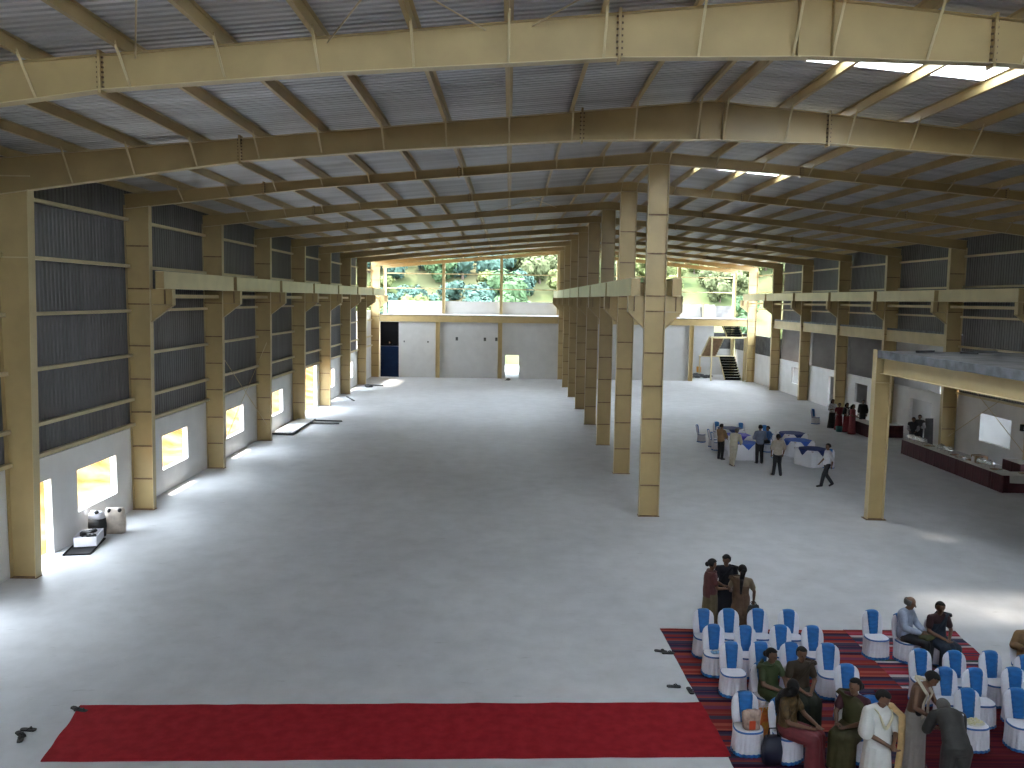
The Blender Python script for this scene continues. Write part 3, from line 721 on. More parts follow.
# ------------------------------------------------------------------ covered chairs
def sup(hx, hy, n, e=2.6, rip=0, k=0, cx=0, cy=0, z=0):
    out = []
    for i in range(n):
        a = 2 * PI * i / n; c, s = math.cos(a), math.sin(a)
        q = (abs(c) ** e + abs(s) ** e) ** (-1 / e) * (1 + rip * (math.cos(k * a) if k < 17 else abs(math.cos(k * a / 2)) * 2 - 1.3))
        out.append((cx + hx * q * c, cy + hy * q * s, z))
    return out
def make_chair():
    t = thing('banquet_chair', 'x', 'chair')
    n = 160; k = 20; zs = .405
    b = MB()
    b.loft([sup(.225, .195, n, z=zs), sup(.212, .182, n, z=zs + .012), sup(.12, .11, n, z=zs + .02)], False, True)
    b.build('seat_cushion', M['cover'], t, True)
    b = MB()
    b.loft([sup(.245, .212, n, rip=.04, k=k, z=.005), sup(.241, .208, n, rip=.038, k=k, z=.16), sup(.233, .202, n, rip=.028, k=k, z=.30), sup(.226, .196, n, rip=.008, k=k, z=zs)], False, False)
    b.build('skirt', M['cover'], t, True)
    b = MB(); b.loft([sup(.233, .203, n, z=zs - .022), sup(.233, .203, n, z=zs + .003), sup(.222, .192, n, z=zs + .006)], False, False); b.build('seat_band', M['sash2'], t, True, 'dark blue band round the seat')
    b = MB(); b.loft([sup(.251, .218, n, rip=.04, k=k, z=.003), sup(.249, .216, n, rip=.04, k=k, z=.055)], False, False); b.build('hem_band', M['sash'], t, True, 'blue hem band')
    ring = lambda z, w, d, y: sup(w, d, 32, 3, cy=y, z=z)
    rec = lambda z: .165 + (z - .40) * .17
    b = MB()
    prof = [(.02, .2, .03), (.3, .205, .034), (.40, .205, .04), (.5, .215, .042), (.64, .222, .042), (.74, .215, .038), (.80, .195, .034), (.845, .155, .029), (.872, .10, .02), (.885, .03, .006)]
    b.loft([ring(z, w, d, rec(max(z, .3))) for z, w, d in prof]); b.build('back_cover', M['cover'], t, True)
    path = []
    for q in range(17): z = .425 + .43 * q / 16; path.append((rec(z) - .047 + .006 * math.sin(q * 2.2), z, .082 + .038 * (q / 16) ** .8))
    path += [(rec(.885) - .025, .888, .112), (rec(.885) + .02, .890, .112)]
    for q in range(8): z = .86 - .4 * q / 7; path.append((rec(z) + .048, z, .115 - .03 * q / 7))
    b = MB(); rings = []
    for q, (y, z, w) in enumerate(path):
        p0 = path[max(0, q - 1)]; p1 = path[min(len(path) - 1, q + 1)]; d = Vector((0, p1[0] - p0[0], p1[1] - p0[1])).normalized(); nn = Vector((0, -d.z, d.y)) * .005
        rings.append([(w * u, y + nn.y * s + .006 * (1 - abs(u)) * (-1 if q < 17 else 0), z + nn.z * s - (.02 * abs(u) ** 2 if z > .84 else 0)) for s, us in ((1, (-1, -.5, 0, .5, 1)), (-1, (1, .5, 0, -.5, -1))) for u in us])
    b.loft(rings); b.build('sash', M['sash'], t, True, 'blue satin sash down the chair back')
    return t
CH = make_chair()
used = [0]
def chair(x, y, rz, lab, grp):
    if used[0] == 0:
        CH.location = (x, y, FZ); CH.rotation_euler = (0, 0, rz); CH['label'] = lab; CH['group'] = grp; used[0] = 1; return CH
    return dup(CH, (x, y, FZ), rz, lab, grp)
FZ = .012
K = 1.0112
def at(x, y): return x * K, y * K - .26
rows = {
 'back row on the striped rug': [(4.04, 16.36), (4.55, 16.38), (5.15, 16.40), (5.78, 16.38)],
 'second row on the striped rug': [(4.04, 15.54), (4.65, 15.50), (5.36, 15.56), (5.97, 15.54)],
 'third row on the striped rug': [(4.17, 14.73), (4.72, 14.74), (5.28, 14.73), (5.94, 14.71)]}
for nm, pts in rows.items():
    for k, p in enumerate(pts):
        x, y = at(*p)
        chair(x, y, random.uniform(-.05, .05), f'blue sashed white chair, {nm}, {ORD[k]} from its red carpet side', 'empty chairs on the red striped rug')
x, y = at(4.53, 13.88); D1 = (x, y); chair(x, y, .25, 'blue sashed white chair holding the woman in the green sari', 'occupied chairs')
D2 = (5.13, 13.78); chair(*D2, 0, 'blue sashed white chair under the woman in the dark brown sari', 'occupied chairs')
x, y = at(5.94, 13.84); chair(x, y, -.04, 'blue sashed white chair behind the woman in the olive sari', 'empty chairs on the red striped rug')
x, y = at(3.88, 12.78); E1 = (x, y); chair(x, y, .03, 'blue sashed white chair with a wrapped package on its seat', 'empty chairs on the red striped rug')
E2 = (4.50, 12.48); chair(*E2, .5, 'blue sashed white chair under the woman with the red skirt', 'occupied chairs')
E3 = (5.52, 12.52); chair(*E3, -.5, 'blue sashed white chair under the woman in the olive sari', 'occupied chairs')
x, y = at(5.85, 12.68); chair(x, y, 0, 'blue sashed white chair just behind the man in white', 'empty chairs on the red striped rug')
x, y = at(7.53, 16.42); chair(x, y, .08, 'lone empty blue sashed chair beside the seated man in light blue', 'chairs on the bright rug')
MANP = (8.18, 16.2); chair(*MANP, .35, 'blue sashed white chair under the man in the light blue shirt', 'occupied chairs')
WOMP = (8.74, 16.05); chair(*WOMP, -.05, 'blue sashed white chair under the woman in the navy sari', 'occupied chairs')
for nm, pts in {'row before the seated couple': [(7.56, 14.51), (8.15, 14.45), (8.82, 14.47), (9.35, 14.30)], 'middle row on the maroon rug': [(7.61, 13.76), (8.12, 13.74), (8.82, 13.79)], 'last row on the maroon rug': [(7.57, 12.98), (8.39, 13.0)]}.items():
    for k, p in enumerate(pts):
        x, y = at(*p)
        chair(x, y, random.uniform(-.06, .04), f'blue sashed white chair, {nm}, {ORD[k]} from the bare chested man', 'chairs around the maroon rug')
c1 = at(7.57, 12.98)
EDGE = at(9.78, 15.16); chair(*EDGE, -.2, 'blue sashed white chair with a tan sleeved sitter at the edge of the rug', 'occupied chairs')

# things on the chairs
t = thing('wrapped_package', 'clear wrapped gift package with an orange box on the chair seat', 'package', (E1[0] + .03, E1[1] - .06, .425 + FZ), .1)
b = MB(); b.loft([sup(.13, .085, 24, 4, z=0), sup(.135, .09, 24, 4, rip=.05, k=5, z=.12), sup(.15, .075, 24, 3, rip=.08, k=7, z=.25), sup(.12, .04, 24, 2, rip=.2, k=6, z=.3)]); b.build('wrapping', mat('cellophane_wrap', (.38, .27, .22, 1), .25, var=.3, scale=12), t, True)
b = MB(); b.box(-.07, -.1, .02, .03, -.07, .16); b.build('orange_box', mat('orange_print', (.55, .07, .02, 1), .5), t)
t = thing('flower_plate', 'plate of loose pale flower petals on the front chair seat', 'flowers', (c1[0], c1[1] - .03, .425 + FZ))
b = MB(); b.loft([sup(.15, .11, 24, 2, z=0), sup(.17, .13, 24, 2, z=.02), sup(.16, .12, 24, 2, z=.015)]); b.build('plate', mat('pale_plate', (.6, .58, .5, 1), .5), t, True)
b = MB()
for k in range(46): b.ell((random.uniform(-.12, .12), random.uniform(-.08, .08), .025 + random.uniform(0, .025)), (.022, .022, .012), 6, 4)
b.build('petals', mat('cream_petals', (.62, .58, .36, 1), .8), t)
t = thing('snack_packet', 'small blue and white packet on a second row chair seat', 'packet', (rows['second row on the striped rug'][0][0] * K, rows['second row on the striped rug'][0][1] * K - .28, .425 + FZ), .3)
b = MB(); b.loft([sup(.09, .06, 16, 5, z=0), sup(.1, .07, 16, 4, z=.02), sup(.07, .05, 16, 4, z=.045)]); b.build('wrapper', mat('pale_blue_wrapper', (.2, .38, .6, 1), .4, var=.5, scale=20), t, True)
b = MB(); b.box(-.06, -.02, .044, .06, .02, .05); b.build('paper_band', M['paper'], t)
t = thing('gift_bag', 'yellow and red printed bag between the chairs beside the red skirted woman', 'bag', (4.22, 12.82, FZ + .0), .2)
b = MB(); b.loft([sup(.15, .08, 20, 5, z=.0), sup(.16, .09, 20, 5, z=.3), sup(.17, .07, 20, 4, z=.62)], True, False); b.build('bag_body', mat('yellow_red_print', (.55, .30, .03, 1), .5, scale=7, col2=(.5, .02, .02, 1)), t, True)
for yy in (-.06, .06):
    b = MB(); pts = [(-.07, yy, .6), (-.05, yy, .72), (.05, yy, .72), (.07, yy, .6)]
    for p, q in zip(pts, pts[1:]): b.tube(p, q, .008, n=6)
    b.build('handle', M['paper'], t)
t = thing('handbag', 'dark navy bag standing on the rug beside the package chair', 'bag', (4.22, 12.35, FZ), .1)
b = MB(); b.loft([sup(.14, .10, 20, 4, z=.0), sup(.16, .11, 20, 4, z=.2), sup(.13, .07, 20, 3, z=.42)]); b.build('bag_body', mat('navy_bag', (.012, .016, .035, 1), .5), t, True)
b = MB(); pts = [(-.09, 0, .4), (-.06, 0, .56), (.06, 0, .56), (.09, 0, .4)]
for p, q in zip(pts, pts[1:]): b.tube(p, q, .01, n=6)
b.build('strap', M['sole'], t)

# ------------------------------------------------------------------ sandals on the floor
def sandal(x, y, rz, lab, grp):
    t = thing('sandal', lab, 'sandal', (x, y, .0), rz, grp)
    b = MB(); b.loft([[(p[0] * s, p[1] * s, z) for p in [(.0, -.13), (.04, -.12), (.05, -.06), (.04, .02), (.045, .09), (.03, .13), (-.01, .135), (-.04, .11), (-.04, .03), (-.045, -.06), (-.035, -.12)]] for s, z in ((1, 0), (1.02, .012), (1, .024))])
    b.build('sole', M['sole'], t)
    for sx in (-1, 1):
        b = MB(); pts = [(0, -.075, .03), (sx * .022, -.04, .055), (sx * .046, .0, .025)]
        for p, q in zip(pts, pts[1:]): b.tube(p, q, .009, n=6)
        b.build('strap', M['sole'], t)
for x, y, rz, lab, grp in ((3.22, 16.45, 1.3, 'outer black sandal of the pair by the far rug corner', 'sandals by the rug'), (3.36, 16.36, 1.6, 'inner black sandal of the pair by the far rug corner', 'sandals by the rug'),
    (3.18, 14.88, 1.5, 'single black sandal lying sideways off the rug near the red carpet', 'sandals by the rug'), (3.45, 14.72, .1, 'black sandal touching the rug edge near the red carpet', 'sandals by the rug'),
    (-7.43, 13.76, 1.1, 'outer black sandal at the far corner of the red carpet', 'sandals by the red carpet'), (-7.33, 13.70, 1.3, 'inner black sandal at the far corner of the red carpet', 'sandals by the red carpet'),
    (-7.86, 13.05, 1.5, 'upper black sandal of the heap off the near corner of the red carpet', 'sandals off the red carpet'), (-7.90, 12.90, .9, 'middle black sandal of the heap off the near corner of the red carpet', 'sandals off the red carpet'), (-7.82, 12.78, .3, 'lowest black sandal of the heap off the near corner of the red carpet', 'sandals off the red carpet')):
    sandal(x, y, rz, lab, grp)

# ------------------------------------------------------------------ things along the window wall
t = thing('cement_sack', 'pale beige full sack with dark printed corners by the window wall', 'sack', (-11.85, 24.55, 0), .15)
b = MB(); b.loft([sup(.27, .17, 28, 4, z=0), sup(.29, .2, 28, 4, rip=.02, k=5, z=.2), sup(.28, .19, 28, 4, rip=.03, k=4, z=.5), sup(.27, .13, 28, 4, rip=.03, k=6, z=.68), sup(.25, .05, 28, 4, z=.76)]); b.build('sack_body', mat('beige_sack', (.52, .45, .38, 1), .8, var=.15, scale=5), t, True)
for xx in (-.14, .16): b = MB(); b.ell((xx, -.1, .7), (.06, .06, .07), 10, 7); b.build('tied_corner', M['sole'], t)
t = thing('cement_sack', 'black and white sack standing behind the beige sack', 'sack', (-12.2, 24.15, 0), -.2)
b = MB(); b.loft([sup(.22, .16, 28, 4, z=0), sup(.24, .18, 28, 4, z=.3), sup(.23, .16, 28, 4, z=.55)]); b.build('sack_body', M['sole'], t, True)
b = MB(); b.loft([sup(.23, .16, 28, 4, z=.55), sup(.22, .12, 28, 4, rip=.04, k=5, z=.68), sup(.18, .04, 28, 4, z=.76)]); b.build('sack_top', M['cover'], t, True)
b = MB(); b.ell((.05, -.08, .74), (.07, .06, .06), 10, 7); b.build('tied_corner', M['sole'], t)
t = thing('white_carton', 'open white carton with black contents by the window wall', 'box', (-12.05, 23.35, .05), .25)
b = MB(); b.box(-.3, -.45, 0, .3, .45, .02); b.box(-.3, -.45, 0, -.28, .45, .27); b.box(.28, -.45, 0, .3, .45, .27); b.box(-.3, -.45, 0, .3, -.43, .27); b.box(-.3, .43, 0, .3, .45, .27); b.build('box_shell', M['cover'], t)
b = MB()
for k in range(14): b.ell((random.uniform(-.2, .2), random.uniform(-.34, .34), .2 + random.uniform(0, .07)), (.1, .12, .06), 7, 5)
b.build('contents', M['sole'], t)
t = thing('black_tray', 'flat black tray on the floor under the white carton', 'tray', (-12.0, 23.0, 0), .2)
b = MB(); b.box(-.35, -.75, 0, .35, .75, .02); b.build('tray_base', M['sole'], t)
b = MB(); b.box(-.36, -.76, .015, .36, -.73, .045); b.box(-.36, .73, .015, .36, .76, .045); b.box(-.36, -.76, .015, -.33, .76, .045); b.box(.33, -.76, .015, .36, .76, .045); b.build('rim', M['black'], t)
t = thing('plaster_board', 'long pale board lying on the floor along the window wall', 'board', (-11.75, 45.2, .02), 0)
b = MB(); b.box(-.5, -2.6, 0, .5, 2.6, .09); b.build('board', M['white'], t)
b = MB(); b.box(-.52, -2.62, -.0, .54, -2.6, .1); b.box(.5, -2.6, 0, .53, 2.6, .1); b.build('dark_edge', M['dark'], t)
for x, y, l, a, lab in ((-10.6, 47.6, 2.0, 1.45, 'longer dark metal strip on the floor beside the pale board'), (-10.5, 46.6, 1.8, 1.55, 'shorter dark metal strip on the floor beside the pale board'), (-11.2, 58.3, 2.4, .4, 'dark metal strip on the floor farther along the window wall'), (-10.9, 67.5, 1.4, 1.3, 'dark offcut on the floor near the far corner')):
    b = MB(); b.box(-.05, -l / 2, 0, .05, l / 2, .05); b.box(-.05, -l / 2, .05, -.03, l / 2, .09); o = b.build('metal_strip', M['dark'], loc=(x, y, 0)); o.rotation_euler[2] = a; tag(o, lab, 'strip', 'strips on the floor')
b = MB(); b.ell((0, 0, .12), (.28, .2, .14), 10, 7); b.ell((.2, .1, .08), (.2, .15, .1), 9, 6); o = b.build('dark_bundle', M['dark'], loc=(-11.3, 66.2, 0)); tag(o, 'small dark bundle by the last window side column', 'bundle')
b = MB(); b.ell((0, 0, .1), (.2, .15, .12), 10, 7); b.box(-.3, -.05, 0, .1, .05, .04); o = b.build('dark_bundle', M['dark'], loc=(-.05, 73.4, 0)); tag(o, 'small dark bundle on the floor before the bright doorway', 'bundle')

# ------------------------------------------------------------------ tables with blue overlays
def table(x, y, rz, hw, hd, m, lab, legs=False):
    t = thing('banquet_table', lab, 'table', (x, y, 0), rz, 'blue topped tables')
    b = MB(); b.box(-hw + .02, -hd + .02, .715, hw - .02, hd - .02, .745); b.build('tabletop', M['carton'], t)
    for sx in (-1, 1):
        for sy in (-1, 1):
            b = MB(); b.tube((sx * (hw - .1), sy * (hd - .1), 0), (sx * (hw - .1), sy * (hd - .1), .72), .018); b.build('leg', M['steel'], t)
    n = 96; b = MB()
    b.loft([sup(hw * .93, hd * .93, n, 9, rip=.0, z=.756), sup(hw, hd, n, 9, z=.752), sup(hw * 1.01, hd * 1.01, n, 9, rip=.012, k=24, z=.6), sup(hw * 1.03, hd * 1.03, n, 8, rip=.028, k=24, z=.02)], True, False)
    b.build('skirt', M['tcloth'], t, True)
    return t
def overlay(x, y, rz, hw, hd, m, lab):
    """square satin cloth laid diagonally, its four points hanging over the table sides"""
    b = MB(); N_ = 28; R = max(hw, hd) * 1.42; rows_ = []
    for j in range(N_ + 1):
        row = []
        for i in range(N_ + 1):
            u = (i / N_ * 2 - 1); v = (j / N_ * 2 - 1)
            px = (u - v) * R / 2 * 1.03; py = (u + v) * R / 2 * 1.03
            z = .766
            ex = max(0, abs(px) - hw); ey = max(0, abs(py) - hd)
            if ex > 0: px = math.copysign(hw + .018 + .02 * math.sin(py * 20) * min(1, ex * 4), px); z -= ex
            if ey > 0: py = math.copysign(hd + .018 + .02 * math.sin(px * 20) * min(1, ey * 4), py); z -= ey
            row.append((px, py, z + .004 * noise.noise((px * 6, py * 6, x))))
        rows_.append(row)
    b.loft(rows_, False, False, closed=False)
    o = b.build('table_overlay', m, None, True, None, (x, y, 0)); o.rotation_euler[2] = rz
    tag(o, lab, 'tablecloth', 'blue table overlays')
    md = o.modifiers.new('s', 'SOLIDIFY'); md.thickness = .008
for x, y, rz, m, w in ((10.95, 37.85, .05, 'royal', 'bright blue, by the men with their backs turned'), (11.25, 40.1, .1, 'violet', 'violet blue, middle of the tan column side row'), (11.45, 42.2, .05, 'navy', 'dark blue, far end of the tan column side row'),
                       (13.62, 36.45, .42, 'navy', 'dark blue with a hanging point, by the walking man'), (13.75, 38.75, .3, 'royal', 'bright blue, middle of the buffet side row'), (14.2, 40.9, .25, 'navy', 'dark blue, far end of the buffet side row')):
    table(x, y, rz, .58, .58, m, f'white skirted table, overlay {w}')
    overlay(x, y, rz, .58, .58, M[m], f'satin table overlay, {w}')
for x, y, rz, lab in ((10.0, 42.3, 1.2, 'white chair at the far end of the tables, on the tan column side'), (10.25, 40.9, 1.4, 'pale chair beside the violet topped table, on the tan column side'), (10.2, 40.0, 1.5, 'pale chair between the violet and bright blue tables'),
                      (11.1, 43.3, .1, 'white chair behind the far dark blue table, first of the two'), (12.25, 43.0, -.1, 'white chair behind the far dark blue table, second of the two'),
                      (12.6, 39.7, -1.3, 'white chair between the table rows, beside the violet topped table'), (12.55, 38.2, 1.4, 'pale chair between the table rows, beside the bright blue table'), (13.35, 42.3, .2, 'white chair behind the far table on the buffet side'),
                      (14.15, 35.95, 2.9, 'white chair in front of the table with the hanging point'), (18.5, 49.3, .6, 'lone white chair with a blue sash by the partition door'), (10.9, 39.0, 1.0, 'white chair tucked beside the bright blue table')):
    c = chair(x, y, rz, lab, 'chairs around the blue tables'); c.location.z = 0
    if (x, y) == (18.5, 49.3): pass
# ------------------------------------------------------------------ buffet
def btable(x, y, rz, L_, d, lab, h=.70):
    t = thing('buffet_table', lab, 'table', (x, y, 0), rz, 'maroon skirted buffet tables')
    b = MB(); b.box(0, 0, h - .025, d, L_, h + .006); b.build('tabletop', M['paper'], t)
    for sx in (.06, d - .06):
        for sy in (.08, L_ - .08):
            b = MB(); b.tube((sx, sy, 0), (sx, sy, h - .02), .018); b.build('leg', M['steel'], t)
    per = []
    n1 = int(L_ / .035); n2 = int(d / .035)
    for k in range(n1): per.append((0, L_ * (1 - k / n1)))
    for k in range(n2): per.append((d * k / n2, 0))
    for k in range(n1): per.append((d, L_ * k / n1))
    for k in range(n2): per.append((d * (1 - k / n2), L_))
    cx, cy = d / 2, L_ / 2
    b = MB(); rings = []
    for z, a in ((h, 0), (h - .1, .008), (.02, .02)):
        r = []
        for k, (px, py) in enumerate(per):
            o = a * (math.sin(k * 1.15) + .6 * math.sin(k * .37 + 1)); nx = (px - cx) / max(d, .1); ny = (py - cy) / L_
            if abs(nx) > abs(ny): px += math.copysign(.006 + o, nx)
            else: py += math.copysign(.006 + o, ny)
            r.append((px, py, z))
        rings.append(r)
    b.loft(rings, False, False); b.build('skirting', M['maroon'], t, True, 'maroon pleated skirting cloth')
    return t
HB = .70
btable(19.12, 37.2, 0, 2.45, .75, 'maroon skirted buffet table, far end of the long run by the wall')
btable(19.12, 34.7, 0, 2.45, .75, 'maroon skirted buffet table, middle of the long run by the wall')
btable(19.12, 32.2, 0, 2.45, .75, 'maroon skirted buffet table, near end of the long run by the wall')
btable(22.0, 31.4, PI / 2, 2.88, .75, 'maroon skirted buffet table across the near end, turned towards the wall') .location = (22.0, 31.4, 0)
btable(20.9, 33.2, 0, 1.2, .7, 'small maroon draped table against the wall behind the buffet', .8)
btable(20.3, 44.4, PI / 2, .95, .8, 'short maroon table behind the tan mezzanine post').location = (21.4, 44.3, 0)
btable(19.5, 44.3, 0, 2.2, .75, 'maroon table beside the group of standing women')
def chafing(x, y, rz, lab, z=HB + .006):
    t = thing('chafing_dish', lab, 'chafing dish', (x, y, z), rz, 'chafing dishes on the buffet')
    for sx in (-.15, .15):
        for sy in (-.1, .1):
            b = MB(); b.tube((sx, sy, 0), (sx, sy, .12), .01); b.build('leg', M['steel'], t)
    b = MB(); b.loft([sup(.19, .13, 24, 5, z=.10), sup(.2, .14, 24, 5, z=.17)]); b.build('water_pan', M['steel'], t, True)
    b = MB(); b.loft([sup(.2, .14, 24, 4, z=.172), sup(.19, .13, 24, 4, z=.23), sup(.13, .09, 24, 3, z=.28), sup(.03, .03, 24, 2, z=.295)]); b.build('dome_lid', M['steel'], t, True)
    b = MB(); b.tube((-.04, 0, .3), (.04, 0, .3), .012); b.build('lid_handle', M['black'], t)
for k, (x, y) in enumerate(((19.45, 39.4), (19.5, 38.85), (19.48, 38.35), (19.5, 36.7), (19.52, 36.1), (19.5, 33.5), (19.52, 32.95))):
    chafing(x, y, PI / 2 + random.uniform(-.1, .1), f'round lidded steel chafing dish on the maroon buffet, {ORD[k]} from its far end')
def tray(x, y, lab, n=7):
    t = thing('serving_tray', lab, 'tray', (x, y, HB + .006), random.uniform(-.2, .2), 'trays on the buffet')
    b = MB(); b.loft([sup(.2, .14, 24, 5, z=0), sup(.23, .17, 24, 5, z=.035), sup(.21, .15, 24, 5, z=.03), sup(.18, .12, 24, 5, z=.01)]); b.build('tray_pan', M['steel'], t, True)
    b = MB()
    for k in range(n): b.ell((random.uniform(-.13, .13), random.uniform(-.08, .08), .035), (.04, .04, .03), 7, 5)
    b.build('food', M['carton'], t)
for k, (x, y) in enumerate(((19.5, 37.75), (19.5, 35.5), (19.45, 35.0), (19.5, 34.4), (19.5, 32.45), (20.2, 31.75))): tray(x, y, f'flat steel food tray on the maroon buffet, {ORD[k]} from its far end')
t = thing('carton_box', 'brown carton box standing on the buffet behind the lidded dishes', 'box', (19.65, 33.95, HB + .006), .05)
b = MB(); b.box(-.2, -.26, 0, .2, .26, .3); b.build('box_shell', M['carton'], t)
b = MB(); b.box(-.205, -.03, .0, .205, .03, .303); b.build('tape', M['paper'], t)
t = thing('bottle', 'white bottle standing on the buffet beside the brown carton', 'bottle', (19.4, 34.0, HB + .006))
b = MB(); b.loft([[(r * math.cos(a), r * math.sin(a), z) for a in [k * PI / 8 for k in range(16)]] for r, z in ((.05, 0), (.055, .02), (.055, .2), (.025, .26), (.022, .29))]); b.build('bottle_body', M['cover'], t, True)
b = MB(); b.tube((0, 0, .29), (0, 0, .32), .026); b.build('cap', M['blue'], t)
b = MB(); b.loft([[(19.35 + .0, 31.36, HB + .012), (20.0, 31.36, HB + .012)], [(19.35, 31.33, HB + .008), (20.0, 31.33, HB + .008)], [(19.37, 31.325, HB - .28), (19.98, 31.325, HB - .3)]], False, False, closed=False)
o = b.build('paper_sheet', M['paper']); md = o.modifiers.new('s', 'SOLIDIFY'); md.thickness = .006; tag(o, 'grey paper sheet hanging over the front of the near buffet table', 'paper')
t = thing('folded_board', 'dark narrow board leaning on the column behind the buffet', 'board', (21.2, 41.2, 0), .1)
b = MB(); b.hexa([(-.25, -.02, 0), (.25, -.02, 0), (.25, .03, 0), (-.25, .03, 0)], [(-.05, .25, 1.5), (.35, .25, 1.5), (.35, .29, 1.5), (-.05, .29, 1.5)]); b.build('board', M['dark'], t)
b = MB(); b.box(-.26, -.03, 0, .26, .04, .05); b.build('foot', M['black'], t)
t = thing('switch_box', 'black electrical box fixed on the tan column beside the wall window', 'switch box', (21.55, fr(3) - .12, 2.05))
b = MB(); b.box(-.26, -.12, 0, .14, 0, .28); b.build('case', M['black'], t)
b = MB(); b.box(-.16, -.13, .06, -.02, -.12, .22); b.build('glass_dial', M['steel'], t)
b = MB(); b.loft([sup(.16, .16, 20, 2, z=0), sup(.2, .2, 20, 2, z=.3)], True, False); o = b.build('plastic_bucket', mat('teal_plastic', (.02, .16, .14, 1), .4), smooth=True, loc=(18.75, 46.35, 0)); tag(o, 'teal bucket on the floor in front of the standing women', 'bucket')
o.modifiers.new('s', 'SOLIDIFY').thickness = .01
# ------------------------------------------------------------------ people
V = Vector
QUEUE = []
def remesh(o, vox, sm=2):
    m = o.modifiers.new('r', 'REMESH'); m.mode = 'VOXEL'; m.voxel_size = vox; m.use_smooth_shade = True
    if sm:
        s = o.modifiers.new('s', 'SMOOTH'); s.factor = .5; s.iterations = sm
    QUEUE.append((o, []))
    return QUEUE[-1]
def stand(**k):
    J = dict(pelvis=V((0, 0, .92)), chest=V((0, .01, 1.2)), neck=V((0, .015, 1.42)), head=V((0, -.01, 1.565)), face=V((0, -1, -.1)),
             sL=V((.175, .01, 1.365)), sR=V((-.175, .01, 1.365)), eL=V((.235, .03, 1.09)), eR=V((-.235, .03, 1.09)), wL=V((.235, -.05, .86)), wR=V((-.235, -.05, .86)),
             hL=V((.085, 0, .88)), hR=V((-.085, 0, .88)), kL=V((.095, -.02, .48)), kR=V((-.095, -.02, .48)), aL=V((.1, .02, .07)), aR=V((-.1, .02, .07)), tL=V((.12, -.14, .03)), tR=V((-.12, -.14, .03)))
    J.update({q: V(v) for q, v in k.items()}); return J
def sit(**k):
    J = dict(pelvis=V((0, .04, .55)), chest=V((0, .05, .83)), neck=V((0, .04, 1.05)), head=V((0, .0, 1.19)), face=V((0, -1, -.15)),
             sL=V((.175, .04, .995)), sR=V((-.175, .04, .995)), eL=V((.24, -.03, .74)), eR=V((-.24, -.03, .74)), wL=V((.07, -.22, .64)), wR=V((-.07, -.23, .64)),
             hL=V((.09, .02, .53)), hR=V((-.09, .02, .53)), kL=V((.11, -.40, .53)), kR=V((-.11, -.40, .53)), aL=V((.1, -.40, .08)), aR=V((-.1, -.40, .08)), tL=V((.11, -.55, .03)), tR=V((-.11, -.55, .03)))
    J.update({q: V(v) for q, v in k.items()}); return J
TW = [(0, .15, .115), (.18, .152, .115), (.38, .132, .10), (.6, .15, .11), (.8, .165, .112), (.93, .13, .085), (1, .055, .055)]
def torso_frame(J, t):
    P = [J['pelvis'] - (J['chest'] - J['pelvis']).normalized() * .06, J['pelvis'], J['chest'], J['neck']]
    def bez(u):   # simple quadratic through the spine
        a, c, d = P[0], J['chest'], J['neck']
        return (a * (1 - u) ** 2 + (c * 2 - (a + d) * .5) * 2 * u * (1 - u) + d * u * u)
    p = bez(t); q = bez(min(1, t + .05)) - bez(max(0, t - .05)); up = q.normalized()
    la = (J['hL'] - J['hR']).normalized(); lb = (J['sL'] - J['sR']).normalized(); lat = (la * (1 - t) + lb * t).normalized()
    fwd = lat.cross(up).normalized() * 1
    if fwd.y > 0 and abs(fwd.y) > .3 and lat.x > 0: fwd = -fwd
    lat = (lat - up * lat.dot(up)).normalized()
    return p, lat, fwd, up
def tw(t):
    w = interp([(a, b_) for a, b_, c in TW], t); d = interp([(a, c) for a, b_, c in TW], t); return w, d
def torso(b, J, g=0, t0=0, t1=1, n=20, steps=12, fat=1):
    rings = []
    for k in range(steps + 1):
        t = t0 + (t1 - t0) * k / steps; p, lat, fwd, up = torso_frame(J, t); w, d = tw(t); w = w * fat + g; d = d * fat + g
        rings.append([p + lat * w * math.cos(2 * PI * i / n) + fwd * d * math.sin(2 * PI * i / n) for i in range(n)])
    b.loft(rings)
    for s in ('sL', 'sR'):
        q, _, _, _ = torso_frame(J, .9); b.capsule(q, J[s], .06 + g, .052 + g)
def hand(b, e, w, J, curl, side):
    d = (w - e).normalized(); f = torso_frame(J, .5)[2]
    lat = d.cross(V((0, 0, 1)) if abs(d.z) < .8 else f).normalized()
    n = lat.cross(d).normalized()
    if n.dot(torso_frame(J, .5)[0] - w) < 0: n = -n; 
    b.ell(w + d * .045, (.026, .026, .026), 10, 6); b.ell(w + d * .065, (.03, .03, .03), 10, 6)
    for k, (o_, l) in enumerate(((-.03, .062), (-.01, .072), (.011, .068), (.03, .052))):
        p0 = w + d * .075 + lat * o_ * .8; p1 = p0 + (d + n * curl * .5).normalized() * l * .5; p2 = p1 + (d * .75 + n * curl * 1.5).normalized() * l * .5
        b.chain([w + d * .03 + lat * o_ * .6, p0, p1, p2], [.013, .0115, .0095, .008], 8)
    s = side
    p0 = w + d * .03 + lat * .03 * s; p1 = p0 + (d * .6 + lat * .8 * s + n * .2).normalized() * .035; p2 = p1 + (d + lat * .2 * s + n * .4).normalized() * .03
    b.chain([w + d * .01, p0, p1, p2], [.016, .013, .0105, .009], 8)
def head_axes(J):
    f = J['face'].normalized(); r = f.cross(V((0, 0, 1))).normalized(); u = r.cross(f).normalized(); return f, r, u
